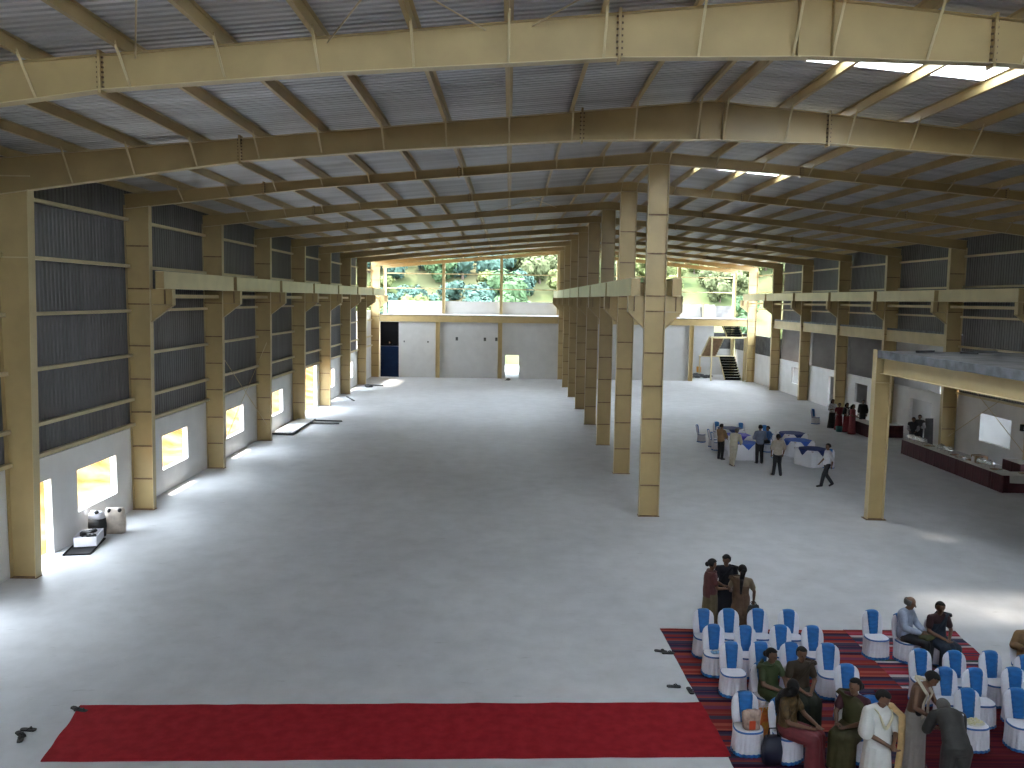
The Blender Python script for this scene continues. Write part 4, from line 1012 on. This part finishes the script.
def body(J, fat=1):
    b = MB(); torso(b, J, 0, fat=fat)
    b.chain([J['neck'] - V((0, 0, .03)), J['neck'], J['head'] - V((0, 0, .06))], [.058, .05, .048])
    f, r, u = head_axes(J); R = Matrix((r, -f, u)).transposed(); c = J['head']
    b.ell(c + u * .03 - f * .008, (.078, .097, .097), 18, 12, rot=R); b.ell(c - u * .045 + f * .022, (.055, .06, .062), 16, 10, rot=R)
    b.ell(c - u * .005 + f * .093, (.012, .016, .022), 8, 6, rot=R); b.ell(c - u * .02 + f * .095, (.017, .014, .012), 8, 6, rot=R)
    b.ell(c - u * .058 + f * .072, (.026, .014, .014), 8, 6, rot=R); b.ell(c - u * .095 + f * .055, (.026, .022, .02), 8, 6, rot=R)
    for s in (-1, 1): b.ell(c + r * .073 * s - u * .005 - f * .01, (.012, .022, .032), 8, 6, rot=R); b.ell(c + r * .03 * s + u * .028 + f * .072, (.024, .014, .01), 8, 6, rot=R)
    for s in 'LR':
        b.chain([J['s' + s], J['s' + s] * .5 + J['e' + s] * .5, J['e' + s], J['e' + s] * .55 + J['w' + s] * .45, J['w' + s]], [.052, .046, .038, .036, .026])
        hand(b, J['e' + s], J['w' + s], J, .45, 1 if s == 'L' else -1)
        b.chain([J['h' + s], J['h' + s] * .5 + J['k' + s] * .5, J['k' + s], J['k' + s] * .6 + J['a' + s] * .4, J['a' + s]], [.088, .078, .055, .054, .036])
        a, t = J['a' + s], J['t' + s]; b.chain([a - V((0, 0, .03)), a * .5 + t * .5, t], [.036, .034, .027]); b.ell(a + (a - t).normalized() * .03 - V((0, 0, .035)), (.03, .03, .03), 8, 6)
    return b
def top(J, g=.02, sleeve=1.5, wide=0, t0=.0, fat=1):
    b = MB(); torso(b, J, g, t0, .985, fat=fat)
    for s in 'LR':
        S_, E_, W_ = J['s' + s], J['e' + s], J['w' + s]
        if sleeve <= 1: b.chain([S_, S_.lerp(E_, sleeve)], [.056 + g, .046 + g + wide])
        else: b.chain([S_, E_, E_.lerp(W_, sleeve - 1)], [.056 + g, .046 + g, .036 + g])
    return b
def trousers(J, g=.014):
    b = MB(); torso(b, J, g, 0, .22, steps=4)
    b2 = MB(); p = J['pelvis']
    b.ell(p, (.15 + g, .12 + g, .11), 16, 8)
    for s in 'LR':
        b.chain([J['h' + s], J['k' + s], J['a' + s] + V((0, 0, .0))], [.092 + g, .064 + g, .052 + g])
    return b
def skirt_stand(J, wx=.2, hem=.25, ripple=.05, z0=1.02, pl=14, zb=.015):
    b = MB(); n = 112; rings = []
    for k in range(15):
        t = k / 14; z = z0 + (zb - z0) * t; px = J['pelvis'].x * (1 - t) + (J['aL'].x + J['aR'].x) / 2 * t; py = J['pelvis'].y * (1 - t) + (J['aL'].y + J['aR'].y) / 2 * t
        w = interp([(0, .155), (.18, .195), (.5, wx), (1, hem)], t); d = interp([(0, .12), (.18, .16), (.5, wx * .85), (1, hem * .86)], t); a = ripple * t ** 1.2
        rings.append([(px + w * math.cos(q) * (1 + a * math.sin(pl * q + 1.3 * math.sin(2 * q))), py + d * math.sin(q) * (1 + a * math.sin(pl * q + 1.3 * math.sin(2 * q))), z) for q in [2 * PI * i / n for i in range(n)]])
    b.loft(rings); return b
def skirt_sit(J, r=.115, hem=.15):
    b = MB(); b.ell(J['pelvis'], (.2, .16, .14), 16, 8)
    kl, kr, al, ar = J['kL'], J['kR'], J['aL'], J['aR']; hm = (J['hL'] + J['hR']) / 2; km = (kl + kr) / 2; am = (al + ar) / 2; drop = V((0, 0, -.02))
    o_ = (am - km) * .0
    for h, k, a in ((J['hL'], kl, al), (J['hR'], kr, ar), (hm, km, am)):
        b.chain([h, h.lerp(k, .5), k], [r + .01, r, r * .92]); b.chain([k, k.lerp(a, .5), a + drop], [r * .92, r * .95, hem * .8])
    b.chain([km.lerp(am, .2), am + (km - hm).normalized() * .05 + drop], [.1, .12])
    return b
def pallu(J, g=.035, width=1.0, side=1, tail=.0, thick=.012, front=True):
    """sari end: from the hip across the chest, over the shoulder and down the back"""
    st = []
    if front:
        for k in range(9):
            u = k / 8; st.append((.12 + .78 * u, (-1.15 + 1.75 * u) * side, g))
    st.append((.985, 1.2 * side, g + .05)); st.append((.985, 2.0 * side, g + .05))
    for k in range(8):
        u = k / 7; st.append((.86 - .86 * u, (2.35 + .35 * u) * side, g + .015))
    rings = []
    for t, a, gg in st:
        row = []
        for j in range(7):
            v = (j / 6 - .5) * width
            aa = a + v * 1.35; tt = max(0, min(.99, t + (v * .42 if abs(a) < 1.2 else 0)))
            p, lat, fwd, up = torso_frame(J, tt); w, d = tw(tt); fold = .008 * math.sin(j * 2.1 + t * 6)
            sh = .11 * math.exp(-((abs(aa) - 1.5) / .5) ** 2) * (1 if tt > .8 else 0)
            row.append(p + lat * (w + gg + fold + sh) * math.sin(aa) + fwd * (d + gg + fold) * math.cos(aa) + (V((0, 0, .02)) if tt > .93 else V((0, 0, 0))))
        rings.append(row)
    if tail:
        for k in range(1, 6):
            rings.append([V((q.x * (1 + .05 * k), q.y + .01 * k, q.z - tail * k / 5)) for q in rings[len(st) - 1]])
    b = MB(); b.loft(rings, False, False, closed=False); return b
def hair(J, style='bun', dome=1.0):
    b = MB(); f, r, u = head_axes(J); R = Matrix((r, -f, u)).transposed(); c = J['head'] + u * .03 - f * .012
    nu, nv = 22, 14; rad = (.091, .110, .110)
    vs = {}; 
    for k in range(nv + 1):
        for i in range(nu):
            t = PI * k / nv; q = 2 * PI * i / nu
            l = V((rad[0] * math.sin(t) * math.cos(q), rad[1] * math.sin(t) * math.sin(q), rad[2] * math.cos(t)))
            vs[(k, i)] = (c + R @ l, l)
    keep = lambda l: (l.z > .045 - (-l.y) * -.35) if l.y < .0 else l.z > (-.055 if style != 'fringe' else -.06)
    idx = {}; V_ = []; F_ = []
    for k in range(nv):
        for i in range(nu):
            q = [(k, i), (k, (i + 1) % nu), (k + 1, (i + 1) % nu), (k + 1, i)]
            m = sum((vs[a][1] for a in q), V()) / 4
            ok = keep(m)
            if style == 'fringe': ok = m.z < .045 and m.z > -.07 and m.y > -.03
            if not ok: continue
            f_ = []
            for a in q:
                if a not in idx: idx[a] = len(V_); V_.append(vs[a][0])
                f_.append(idx[a])
            F_.append(f_)
    b.add(V_, F_)
    if style == 'bun': b.ell(c - f * .105 - u * .04, (.05, .045, .05), 12, 8, rot=R)
    if style in ('plait', 'long'):
        p = c - f * .085 - u * .04; nk = J['neck']; bk = -torso_frame(J, .7)[2]; q = torso_frame(J, .7)[0] + bk * .15; q2 = torso_frame(J, .35)[0] + bk * .16
        b.chain([p, nk + bk * .09, q, q2], [.05, .045, .035, .018] if style == 'plait' else [.075, .07, .06, .035])
    return b
def scarf(J, w=.05, length=.75):
    """cloth hung round the neck with both ends down the front"""
    b = MB()
    for s in (1, -1):
        rows_ = []
        for k in range(10):
            u = k / 9
            if u < .25:
                a = PI - (PI * .55) * (u / .25); p, lat, fwd, up = torso_frame(J, .93); c = p + lat * s * .11 * math.sin(a) + fwd * .1 * math.cos(a) + V((0, 0, .05)); wv = (fwd * math.cos(a) + lat * s * math.sin(a)) * w
            else:
                t = .9 - (u - .25) / .75 * length; p, lat, fwd, up = torso_frame(J, max(.02, t)); ww, d = tw(max(.02, t)); c = p + lat * s * .085 + fwd * (d + .03); wv = lat * w * s
            rows_.append([c - wv * .8, c + V((0, 0, .006)), c + wv])
        b.loft(rows_, False, False, closed=False)
    return b
def garland(J, r=.022, g=.06):
    b = MB(); line = []
    for k in range(34):
        a = k / 33 * 2 - 1; t = .97 - .52 * (1 - abs(a) ** 1.4); p, lat, fwd, up = torso_frame(J, t); w, d = tw(min(t, .86))
        q = p + lat * .125 * math.copysign(abs(a) ** .8, a) + fwd * (d + g) * (1 if abs(a) < .85 else (1 - abs(a)) / .15)
        if abs(a) > .85: q = q + V((0, 0, .03))
        b.ell(q, (r * (1.25 - .4 * abs(a)),) * 3, 7, 5); line.append(q)
    b.chain(line, [.014] * len(line), 6)
    return b
SH = mat('dark_shoe', (.015, .013, .012, 1), .4)
def person(label, loc, rz, J, parts, sc=1.0, group=None, vox=.012, hairstyle='bun', hairm='hair', skin='skin', fat=1, feet=None):
    t = thing('person', label, 'person', loc, rz, group); t.scale = (sc,) * 3
    o = body(J, fat).build('body', [M[skin], M['eye'], M['lip']], t, True)
    q = remesh(o, vox, 1); f, r, u = head_axes(J); c = J['head']
    for s in (-1, 1): q[1].append((c + r * .03 * s + u * .006 + f * .082, .012, 1))
    q[1].append((c - u * .06 + f * .086, .014, 2))
    if hairstyle: 
        h = hair(J, hairstyle).build('hair', M[hairm], t, True); md = h.modifiers.new('s', 'SOLIDIFY'); md.thickness = .012; md.offset = 0
    for nm, b, m, mode in parts:
        p = b.build(nm, m, t, True)
        if mode == 'r': remesh(p, vox * 1.15, 3)
        elif mode == 's': md = p.modifiers.new('s', 'SOLIDIFY'); md.thickness = .012; md.offset = 0
    if feet:
        for s in 'LR':
            b = MB(); a, tt = J['a' + s], J['t' + s]; b.chain([a + (a - tt).normalized() * .03 - V((0, 0, .02)), a.lerp(tt, .5) - V((0, 0, .01)), tt], [.045, .042, .034]); b.build('shoe', feet, t, True)
    return t
def wrap(J, fat=1):
    b = MB(); rings = []
    for k in range(9):
        t = .66 * k / 8; p, lat, fwd, up = torso_frame(J, t); w, d = tw(t)
        rings.append([p + lat * (w + .026) * fat * math.cos(2 * PI * i / 20) + fwd * (d + .026) * fat * math.sin(2 * PI * i / 20) + up * .05 * math.cos(2 * PI * i / 20) * t for i in range(20)])
    b.loft(rings); return b
def sari(J, blouse, cloth_, seated=False, pal=None, side=1, tail=0, width=1.1, sk=None, fat=1):
    return [('blouse', top(J, .012, .62, .01, .35, fat), blouse, 'r'),
            ('sari_wrap', wrap(J, fat), pal or cloth_, 'r'),
            ('sari_skirt', skirt_sit(J) if seated else skirt_stand(J), sk or cloth_, 'r' if seated else 'n'),
            ('sari_drape', pallu(J, .03, width, side, tail), pal or cloth_, 's')]
c_ = lambda n, rgb, *a, **k: cloth(n, tuple(q * DK for q in rgb), *a, **{x: (tuple(q * DK for q in y) if x == 'col2' else y) for x, y in k.items()})
DK = .62
OLB = c_('olive_beige_silk', (.145, .115, .05), col2=(.20, .15, .075)); PINKM = c_('rose_brown_blouse', (.16, .045, .045)); NAVYS = c_('midnight_sari', (.010, .012, .024)); TANS = c_('tan_brown_silk', (.19, .115, .06), col2=(.13, .065, .035)); PALEB = c_('pale_sari_border', (.32, .24, .15))
FACE = lambda x, y, z: V((x, y, z))
J = stand(eL=(.24, -.08, 1.10), eR=(-.24, -.08, 1.10), wL=(.12, -.29, 1.06), wR=(-.1, -.31, 1.05), face=(.15, -1, -.3))
person('woman standing behind the chairs in rose brown blouse and olive sari, facing the other two', (4.47, 17.5, 0), PI / 2, J, sari(J, PINKM, OLB, pal=PINKM, side=-1), .97, hairstyle='bun')
J = stand(eL=(.24, -.02, 1.1), eR=(-.24, -.1, 1.1), wL=(.14, -.24, 1.0), wR=(-.08, -.28, 1.08), face=(-.5, -1, -.45), head=(-.01, -.03, 1.56))
person('tallest of the three standing women, in a near black navy sari with a pale edge', (4.86, 17.75, 0), -.25, J, sari(J, NAVYS, NAVYS, side=1, pal=NAVYS) , .99, hairstyle='bun')
J = stand(eL=(.27, -.03, 1.12), eR=(-.27, -.03, 1.12), wL=(.2, -.24, .98), wR=(-.26, -.13, .88), face=(.35, -1, -.4))
w3 = person('woman in a tan brown sari standing with her back turned and a ponytail', (5.04, 17.15, 0), PI - .35, J, sari(J, PALEB, TANS, side=1, width=1.2, tail=.25), .96, hairstyle='plait')
t = thing('handbag', 'black handbag held at the hip of the woman in tan brown', 'bag', (5.27, 17.02, .58), .3)
b = MB(); b.loft([sup(.13, .05, 18, 3, z=0), sup(.15, .07, 18, 3, z=.1), sup(.12, .04, 18, 3, z=.22)]); b.build('bag_body', M['sole'], t, True)
b = MB(); pts = [(-.09, 0, .2), (-.03, 0, .30), (.03, 0, .30), (.09, 0, .2)]
for p, q in zip(pts, pts[1:]): b.tube(p, q, .008, n=6)
b.build('strap', M['sole'], t)

DK = .9; LBL = c_('light_blue_shirt', (.33, .38, .50)); DKT = c_('dark_trousers', (.014, .015, .02)); 
J = sit(eL=(.25, -.05, .76), eR=(-.25, -.05, .76), wL=(.09, -.3, .66), wR=(-.02, -.3, .67), face=(.35, -1, -.25), head=(.01, -.02, 1.19))
person('seated grey haired man in a light blue shirt and dark trousers, hands in his lap', (MANP[0] - .03, MANP[1] - .03, -.03), .75, J, [('shirt', top(J, .022, 1.75, 0, 0, 1.08), LBL, 'r'), ('trousers', trousers(J), DKT, 'r'), ('moustache', MB().ell(J['head'] + V((.02, -.098, -.052)), (.03, .01, .01), 8, 5), M['hair'], 'n')], 1.04, hairstyle='fringe', hairm='greyhair', fat=1.06, feet=SH)
b = MB(); b.loft([sup(.2, .12, 24, 3, rip=.06, k=5, z=0), sup(.22, .14, 24, 3, rip=.07, k=7, z=.03), sup(.17, .1, 24, 3, rip=.08, k=5, z=.075)]); o = b.build('folded_cloth', c_('olive_green_cloth', (.045, .05, .012)), smooth=True, loc=(MANP[0] + .26, MANP[1] - .26, .585)); o.rotation_euler = (0, 0, .75)
tag(o, 'olive green folded cloth on the lap of the man in light blue', 'cloth')
DK = .62; NVT = c_('navy_teal_sari', (.010, .020, .045), col2=(.018, .04, .07)); MRB = c_('dark_maroon_blouse', (.05, .01, .015))
J = sit(wL=(.02, -.3, .66), wR=(-.06, -.31, .67), face=(-.25, -1, -.1))
person('seated woman in a navy sari and maroon blouse beside the man in light blue', (WOMP[0] - .03, WOMP[1] - .03, -.03), .12, J, sari(J, MRB, NVT, True, side=1, width=1.2), 1.0, hairstyle='bun')

GRN = c_('green_silk', (.045, .085, .022), col2=(.075, .10, .035)); YEL = c_('yellow_border', (.30, .24, .06))
J = sit(eL=(.23, -.1, .76), eR=(-.24, -.08, .74), wL=(.1, -.3, .68), wR=(.0, -.3, .66), face=(.3, -1, -.15))
person('seated woman in a green sari with a pale yellow edge, turned to her neighbours', (D1[0] + .03, D1[1] - .04, -.03), .45, J, sari(J, GRN, GRN, True, side=-1, width=1.2), .98)
BRN = c_('dark_brown_silk', (.045, .028, .012), col2=(.07, .045, .02)); DGR = c_('dark_green_silk', (.014, .02, .008))
J = sit(wL=(.06, -.31, .66), wR=(-.05, -.3, .66), face=(.0, -1, -.1))
person('seated woman in a dark brown and dark green sari facing the camera', (D2[0], D2[1] - .04, -.03), .05, J, sari(J, BRN, BRN, True, side=1, sk=DGR, width=1.2), 1.0)
GLD = c_('gold_brown_brocade', (.13, .075, .022), var=.4, scale=22); CRM = c_('crimson_pink_silk', (.22, .035, .045))
J = sit(eL=(.22, -.12, .74), eR=(-.24, -.06, .74), wL=(.12, -.36, .68), wR=(-.02, -.3, .66), face=(.9, .45, -.15), head=(.02, .0, 1.185))
person('seated woman in gold brown brocade with a crimson skirt, her dark hair visible', (E2[0] + .02, E2[1] - .04, -.03), .85, J, sari(J, GLD, GLD, True, side=1, sk=CRM, width=1.2), 1.02, hairstyle='long')
OLV = c_('olive_silk', (.075, .072, .018), col2=(.11, .10, .035)); PUR = c_('purple_red_blouse', (.09, .015, .03))
J = sit(eL=(.24, -.04, .74), eR=(-.22, -.12, .76), wL=(.02, -.3, .67), wR=(-.12, -.34, .72), face=(-.5, -1, -.1))
person('seated woman in an olive green sari turned away from the man in white', (E3[0] + .0, E3[1] - .04, -.03), -.75, J, sari(J, PUR, OLV, True, side=-1, width=1.2), 1.03, hairstyle='bun')

DK = .95; WHT = c_('white_cotton', (.66, .65, .62), .05); OFFW = c_('off_white_dhoti', (.36, .34, .31), .06); SHAWL = c_('tan_shawl_border', (.46, .30, .13), .15)
J = stand(eL=(.26, -.06, 1.1), eR=(-.26, -.06, 1.1), wL=(.06, -.25, .98), wR=(.0, -.26, .96), face=(.35, -1, -.55), head=(.01, -.045, 1.56))
pr = [('white_wrap', top(J, .035, .95, .03, 0, 1.12), WHT, 'r'), ('dhoti', skirt_stand(J, .22, .25, .05, 1.05), WHT, 'n'), ('garland', garland(J), mat('cream_flowers', (.62, .56, .38, 1), .8), 'r')]
b = MB(); rows_ = []
for k in range(16):
    u = k / 15
    if u < .25: c = V((.165, .10 - .22 * u / .25, 1.40 + .05 * math.sin(PI * u / .25)))
    else: c = V((.20 + .03 * math.sin(u * 5), -.185 - .045 * min(1, (u - .25) * 3), 1.38 - 1.1 * (u - .25) / .75))
    rows_.append([c + V((-.06, 0, 0)), c + V((0, -.012, .005)), c + V((.06, .01, 0))])
b.loft(rows_, False, False, closed=False); pr.append(('shawl_border', b, SHAWL, 's'))
person('man in white wrap, white dhoti and flower garland standing with hands clasped', (5.40, 11.36, .02), .25, J, pr, 1.0, hairstyle='short', fat=1.1)
BARE = 'skin'
J = stand(pelvis=(0, .02, .92), chest=(.01, .0, 1.19), neck=(.03, -.07, 1.40), head=(.05, -.16, 1.50), face=(.15, -.8, -.75), sL=(.19, -.06, 1.35), sR=(-.15, -.03, 1.36), eL=(.24, -.16, 1.10), eR=(-.24, -.05, 1.1), wL=(.16, -.36, 1.0), wR=(-.12, -.28, .98))
person('bare chested man with a cloth round his neck and an off white dhoti', (6.38, 12.2, .02), .75, J, [('neck_cloth', scarf(J, .05, .85), c_('cream_neck_cloth', (.55, .50, .38), .08), 's'), ('dhoti', skirt_stand(J, .19, .2, .04, 1.0), OFFW, 'n'), ('waist_knot', MB().ell(V((-.15, -.08, 1.0)), (.06, .05, .05), 10, 6), M['sole'], 'n')], .99, hairstyle='short', fat=1.08)
DK = .75; GRYS = c_('dark_grey_clothes', (.035, .034, .032), col2=(.055, .054, .05))
J = stand(pelvis=(0, .12, .86), chest=(0, -.10, 1.08), neck=(0, -.27, 1.17), head=(0, -.39, 1.17), face=(0, -.75, -.7), sL=(.18, -.24, 1.13), sR=(-.18, -.24, 1.13), eL=(.24, -.32, .88), eR=(-.24, -.32, .88), wL=(.08, -.52, .80), wR=(-.08, -.52, .80), hL=(.09, .12, .84), hR=(-.09, .12, .84), kL=(.1, .06, .46), kR=(-.1, .06, .46), aL=(.1, .14, .07), aR=(-.1, .14, .07), tL=(.12, 0, .03), tR=(-.12, 0, .03))
person('grey haired man in dark grey clothes bowing low before the bare chested man', (6.50, 11.36, .02), PI - .1, J, [('shirt', top(J, .025, 1.1, 0, 0, 1.05), GRYS, 'r'), ('trousers', trousers(J, .03), GRYS, 'r')], 1.03, hairstyle='short', hairm='greyhair')
b = MB()
for k in range(18): b.ell((random.uniform(-.04, .04), random.uniform(-.04, .04), random.uniform(-.03, .04)), (.022, .022, .02), 6, 4)
o = b.build('flower_bunch', M['cover'], smooth=True, loc=(6.66, 11.56, 1.225)); tag(o, 'small bunch of white flowers at the shoulder of the bowing man', 'flowers')
TAN = c_('tan_shirt', (.24, .14, .06))
J = sit(eR=(-.27, -.02, .80), wR=(-.24, -.27, .86), wL=(.1, -.3, .66))
person('sitter in a tan long sleeved shirt at the edge of the last chairs', (EDGE[0] + .02, EDGE[1] - .03, .0), -.2, J, [('shirt', top(J, .03, 1.95), TAN, 'r'), ('trousers', trousers(J), DKT, 'r')], 1.02, hairstyle='short', feet=SH)

# people farther down the hall
F = .019; DK = .9
WS = c_('white_shirt', (.58, .58, .62), .05); BS = c_('beige_shirt', (.42, .37, .30), .08); GBS = c_('blue_grey_shirt', (.13, .15, .22), .1); CR = c_('cream_kurta', (.50, .46, .36), .08); BRS = c_('brown_shirt', (.22, .13, .06), .15)
J = stand(kL=(.09, -.16, .5), aL=(.09, -.24, .09), tL=(.1, -.4, .05), kR=(-.09, .0, .48), aR=(-.09, .26, .12), tR=(-.1, .16, .03), eL=(.24, .1, 1.1), wL=(.23, .08, .86), eR=(-.24, -.02, 1.1), wR=(-.23, -.2, .9), face=(.0, -1, -.2))
person('man in a white shirt and dark trousers walking past the near blue table', (12.6, 32.1, 0), -PI / 2, J, [('shirt', top(J, .02, 1.0), WS, 'r'), ('trousers', trousers(J), DKT, 'r')], 1.02, vox=F, hairstyle='short', feet=SH)
J = stand(aL=(.13, -.02, .07), tL=(.16, -.18, .03), aR=(-.12, .1, .07), tR=(-.14, -.04, .03), eL=(.26, .02, 1.1), eR=(-.26, .02, 1.1))
person('man in a beige shirt seen from behind between the two rows of tables', (11.28, 34.1, 0), PI, J, [('shirt', top(J, .03, .95), BS, 'r'), ('trousers', trousers(J), DKT, 'r')], 1.04, vox=F, hairstyle='short', feet=SH)
J = stand(eL=(.24, -.08, 1.1), wL=(.08, -.25, 1.05), eR=(-.24, -.08, 1.1), wR=(-.08, -.25, 1.05))
person('man in a blue grey shirt seen from behind at the bright blue table', (11.3, 36.65, 0), PI, J, [('shirt', top(J, .025, 1.6), GBS, 'r'), ('trousers', trousers(J), DKT, 'r')], 1.04, vox=F, hairstyle='short', feet=SH)
J = stand(chest=(0, -.05, 1.19), neck=(0, -.14, 1.38), head=(0, -.22, 1.49), face=(0, -1, -.6), sL=(.18, -.12, 1.33), sR=(-.18, -.12, 1.33), eL=(.23, -.2, 1.06), eR=(-.23, -.2, 1.06), wL=(.1, -.42, .92), wR=(-.1, -.42, .92), aR=(-.1, .2, .08), kR=(-.1, .06, .48), tR=(-.1, .05, .03))
person('man in cream clothes leaning over the bright blue table', (9.98, 36.1, 0), PI - .8, J, [('kurta', top(J, .035, 1.5), CR, 'r'), ('trousers', trousers(J, .02), CR, 'r')], 1.02, vox=F, hairstyle='short', hairm='greyhair', feet=SH)
J = stand(eL=(.24, -.1, 1.1), wL=(.1, -.3, .98), eR=(-.24, -.1, 1.1), wR=(-.1, -.3, .98))
person('man in a brown shirt standing behind the man in cream clothes', (9.78, 37.5, 0), PI - 1.0, J, [('shirt', top(J, .03, 1.0), BRS, 'r'), ('trousers', trousers(J), DKT, 'r')], .98, vox=F, hairstyle='short', feet=SH)
J = sit(); c0 = (12.6, 39.7)
person('small figure in blue seated between the two rows of tables', (c0[0], c0[1], 0), -1.3, J, [('shirt', top(J, .025, 1.2), c_('blue_shirt', (.03, .10, .30)), 'r'), ('trousers', trousers(J), DKT, 'r')], .95, vox=F, hairstyle='short', feet=SH)
BLK = c_('black_cloth', (.012, .012, .013)); REDS = c_('deep_red_sari', (.16, .012, .02)); WB = c_('white_and_black_print', (.4, .38, .38), .5, 30); PKR = c_('pinkish_red_sari', (.26, .05, .06))
J = stand(eL=(.25, -.05, 1.1), wL=(.1, -.28, 1.15), eR=(-.25, -.05, 1.1), wR=(-.12, -.25, 1.15))
person('woman in a printed top and long black skirt by the maroon table', (18.85, 47.7, 0), .2, J, [('top', top(J, .025, 1.0), WB, 'r'), ('skirt', skirt_stand(J), BLK, 'n')], .99, vox=F, hairstyle='long')
J = stand(wL=(.12, -.25, 1.0), wR=(-.12, -.25, 1.0))
person('woman in a deep red sari, second in the group by the maroon table', (18.95, 46.95, 0), -.3, J, sari(J, REDS, REDS, side=1), .92, vox=F)
J = stand(wL=(.12, -.25, 1.0), wR=(-.2, -.2, 1.0))
person('woman in dark clothes with a pale scarf, third in the group by the maroon table', (19.1, 46.25, 0), .4, J, [('top', top(J, .025, 1.2), BLK, 'r'), ('skirt', skirt_stand(J, .19, .22), REDS, 'n'), ('scarf', scarf(J, .06, .8), c_('pale_scarf', (.45, .40, .38)), 's')], .98, vox=F, hairstyle='long')
J = stand(wL=(.12, -.25, 1.0), wR=(-.12, -.25, 1.0))
person('woman in a pinkish red sari standing at the corner of the maroon table', (19.15, 45.55, 0), .9, J, sari(J, PKR, PKR, side=-1, width=1.2), .98, vox=F, hairstyle='long')
J = stand()
person('person in dark clothes half hidden behind the mezzanine post', (20.55, 47.55, 0), -.6, J, [('shirt', top(J, .025, 1.5), BLK, 'r'), ('trousers', trousers(J), DKT, 'r')], 1.0, vox=F, hairstyle='short', feet=SH)
J = stand(wL=(.12, -.28, .98), wR=(-.12, -.28, .98))
person('server in black and white behind the far end of the long buffet', (20.1, 40.6, 0), -.5, J, [('shirt', top(J, .025, 1.5), WB, 'r'), ('trousers', trousers(J), DKT, 'r'), ('apron', top(J, .04, .2, 0, 0), BLK, 'r')], .98, vox=F, hairstyle='short', feet=SH)
J = stand(wL=(.12, -.28, 1.1), wR=(-.12, -.28, 1.1))
person('server in a black waistcoat and pale shirt in front of the wall window hole', (20.75, 41.3, 0), -.7, J, [('shirt', top(J, .02, 1.7), WS, 'r'), ('waistcoat', top(J, .03, .12, 0, 0), BLK, 'r'), ('trousers', trousers(J), DKT, 'r')], 1.0, vox=F, hairstyle='short', feet=SH)

bpy.context.view_layer.update()
dg = bpy.context.evaluated_depsgraph_get()
done = []
for o, marks in QUEUE:
    me = bpy.data.meshes.new_from_object(o.evaluated_get(dg))
    done.append((o, marks, me))
for o, marks, me in done:
    mats = [s for s in o.data.materials]
    o.modifiers.clear(); old = o.data; o.data = me
    me.materials.clear()
    for m in mats: me.materials.append(m)
    mi = [0] * len(me.polygons)
    if marks:
        for p in me.polygons:
            c = p.center
            for q, r, k in marks:
                if (c - q).length < r: mi[p.index] = k
    me.polygons.foreach_set('material_index', mi)
    me.polygons.foreach_set('use_smooth', [True] * len(me.polygons))
    me.update(); bpy.data.meshes.remove(old)
SKY, SUN, EXPO = 4, 3.6, 2.38
# ------------------------------------------------------------------ light, sky, camera
w = bpy.data.worlds.new('sky'); S.world = w; w.use_nodes = True
bg = w.node_tree.nodes['Background']; bg.inputs[0].default_value = (.78, .89, 1, 1); bg.inputs[1].default_value = SKY
sd = bpy.data.lights.new('sun', 'SUN'); sd.energy = SUN; sd.angle = .08; sd.color = (1, .93, .82)
so = bpy.data.objects.new('sun', sd); COL.objects.link(so); so.location = (-40, 60, 90)
so.rotation_euler = Vector((.7, -.6, -2.1)).to_track_quat('-Z', 'Y').to_euler()
def portal(loc, direction, sx, sy):
    l = bpy.data.lights.new('daylight_opening', 'AREA'); l.shape = 'RECTANGLE'; l.size = sx; l.size_y = sy; l.cycles.is_portal = True
    o = bpy.data.objects.new('daylight_opening', l); COL.objects.link(o); o.location = loc; o.rotation_euler = Vector(direction).to_track_quat('-Z', 'Z' if abs(direction[2]) < .5 else 'Y').to_euler()
cam = bpy.data.cameras.new('camera'); cam.sensor_width = 36; cam.lens = 828 / 1024 * 36; cam.clip_end = 600
co = bpy.data.objects.new('camera', cam); COL.objects.link(co)
yaw, pit, rol = .004, -.102, .0143
fw = Vector((math.sin(yaw) * math.cos(pit), math.cos(yaw) * math.cos(pit), math.sin(pit)))
rt0 = Vector((math.cos(yaw), -math.sin(yaw), 0)); up0 = rt0.cross(fw)
R_ = rt0 * math.cos(rol) + up0 * math.sin(rol); U_ = up0 * math.cos(rol) - rt0 * math.sin(rol)
co.matrix_world = Matrix(((R_.x, U_.x, -fw.x, 0), (R_.y, U_.y, -fw.y, 0), (R_.z, U_.z, -fw.z, 7.2), (0, 0, 0, 1)))
S.camera = co
vs = S.view_settings; vs.view_transform = 'Standard'; vs.look = 'None'; vs.gamma = 1; vs.use_curve_mapping = False; vs.exposure = EXPO
S.cycles.max_bounces = 10; S.cycles.diffuse_bounces = 7; S.cycles.glossy_bounces = 4; S.cycles.sample_clamp_indirect = 6; S.cycles.use_denoising = True
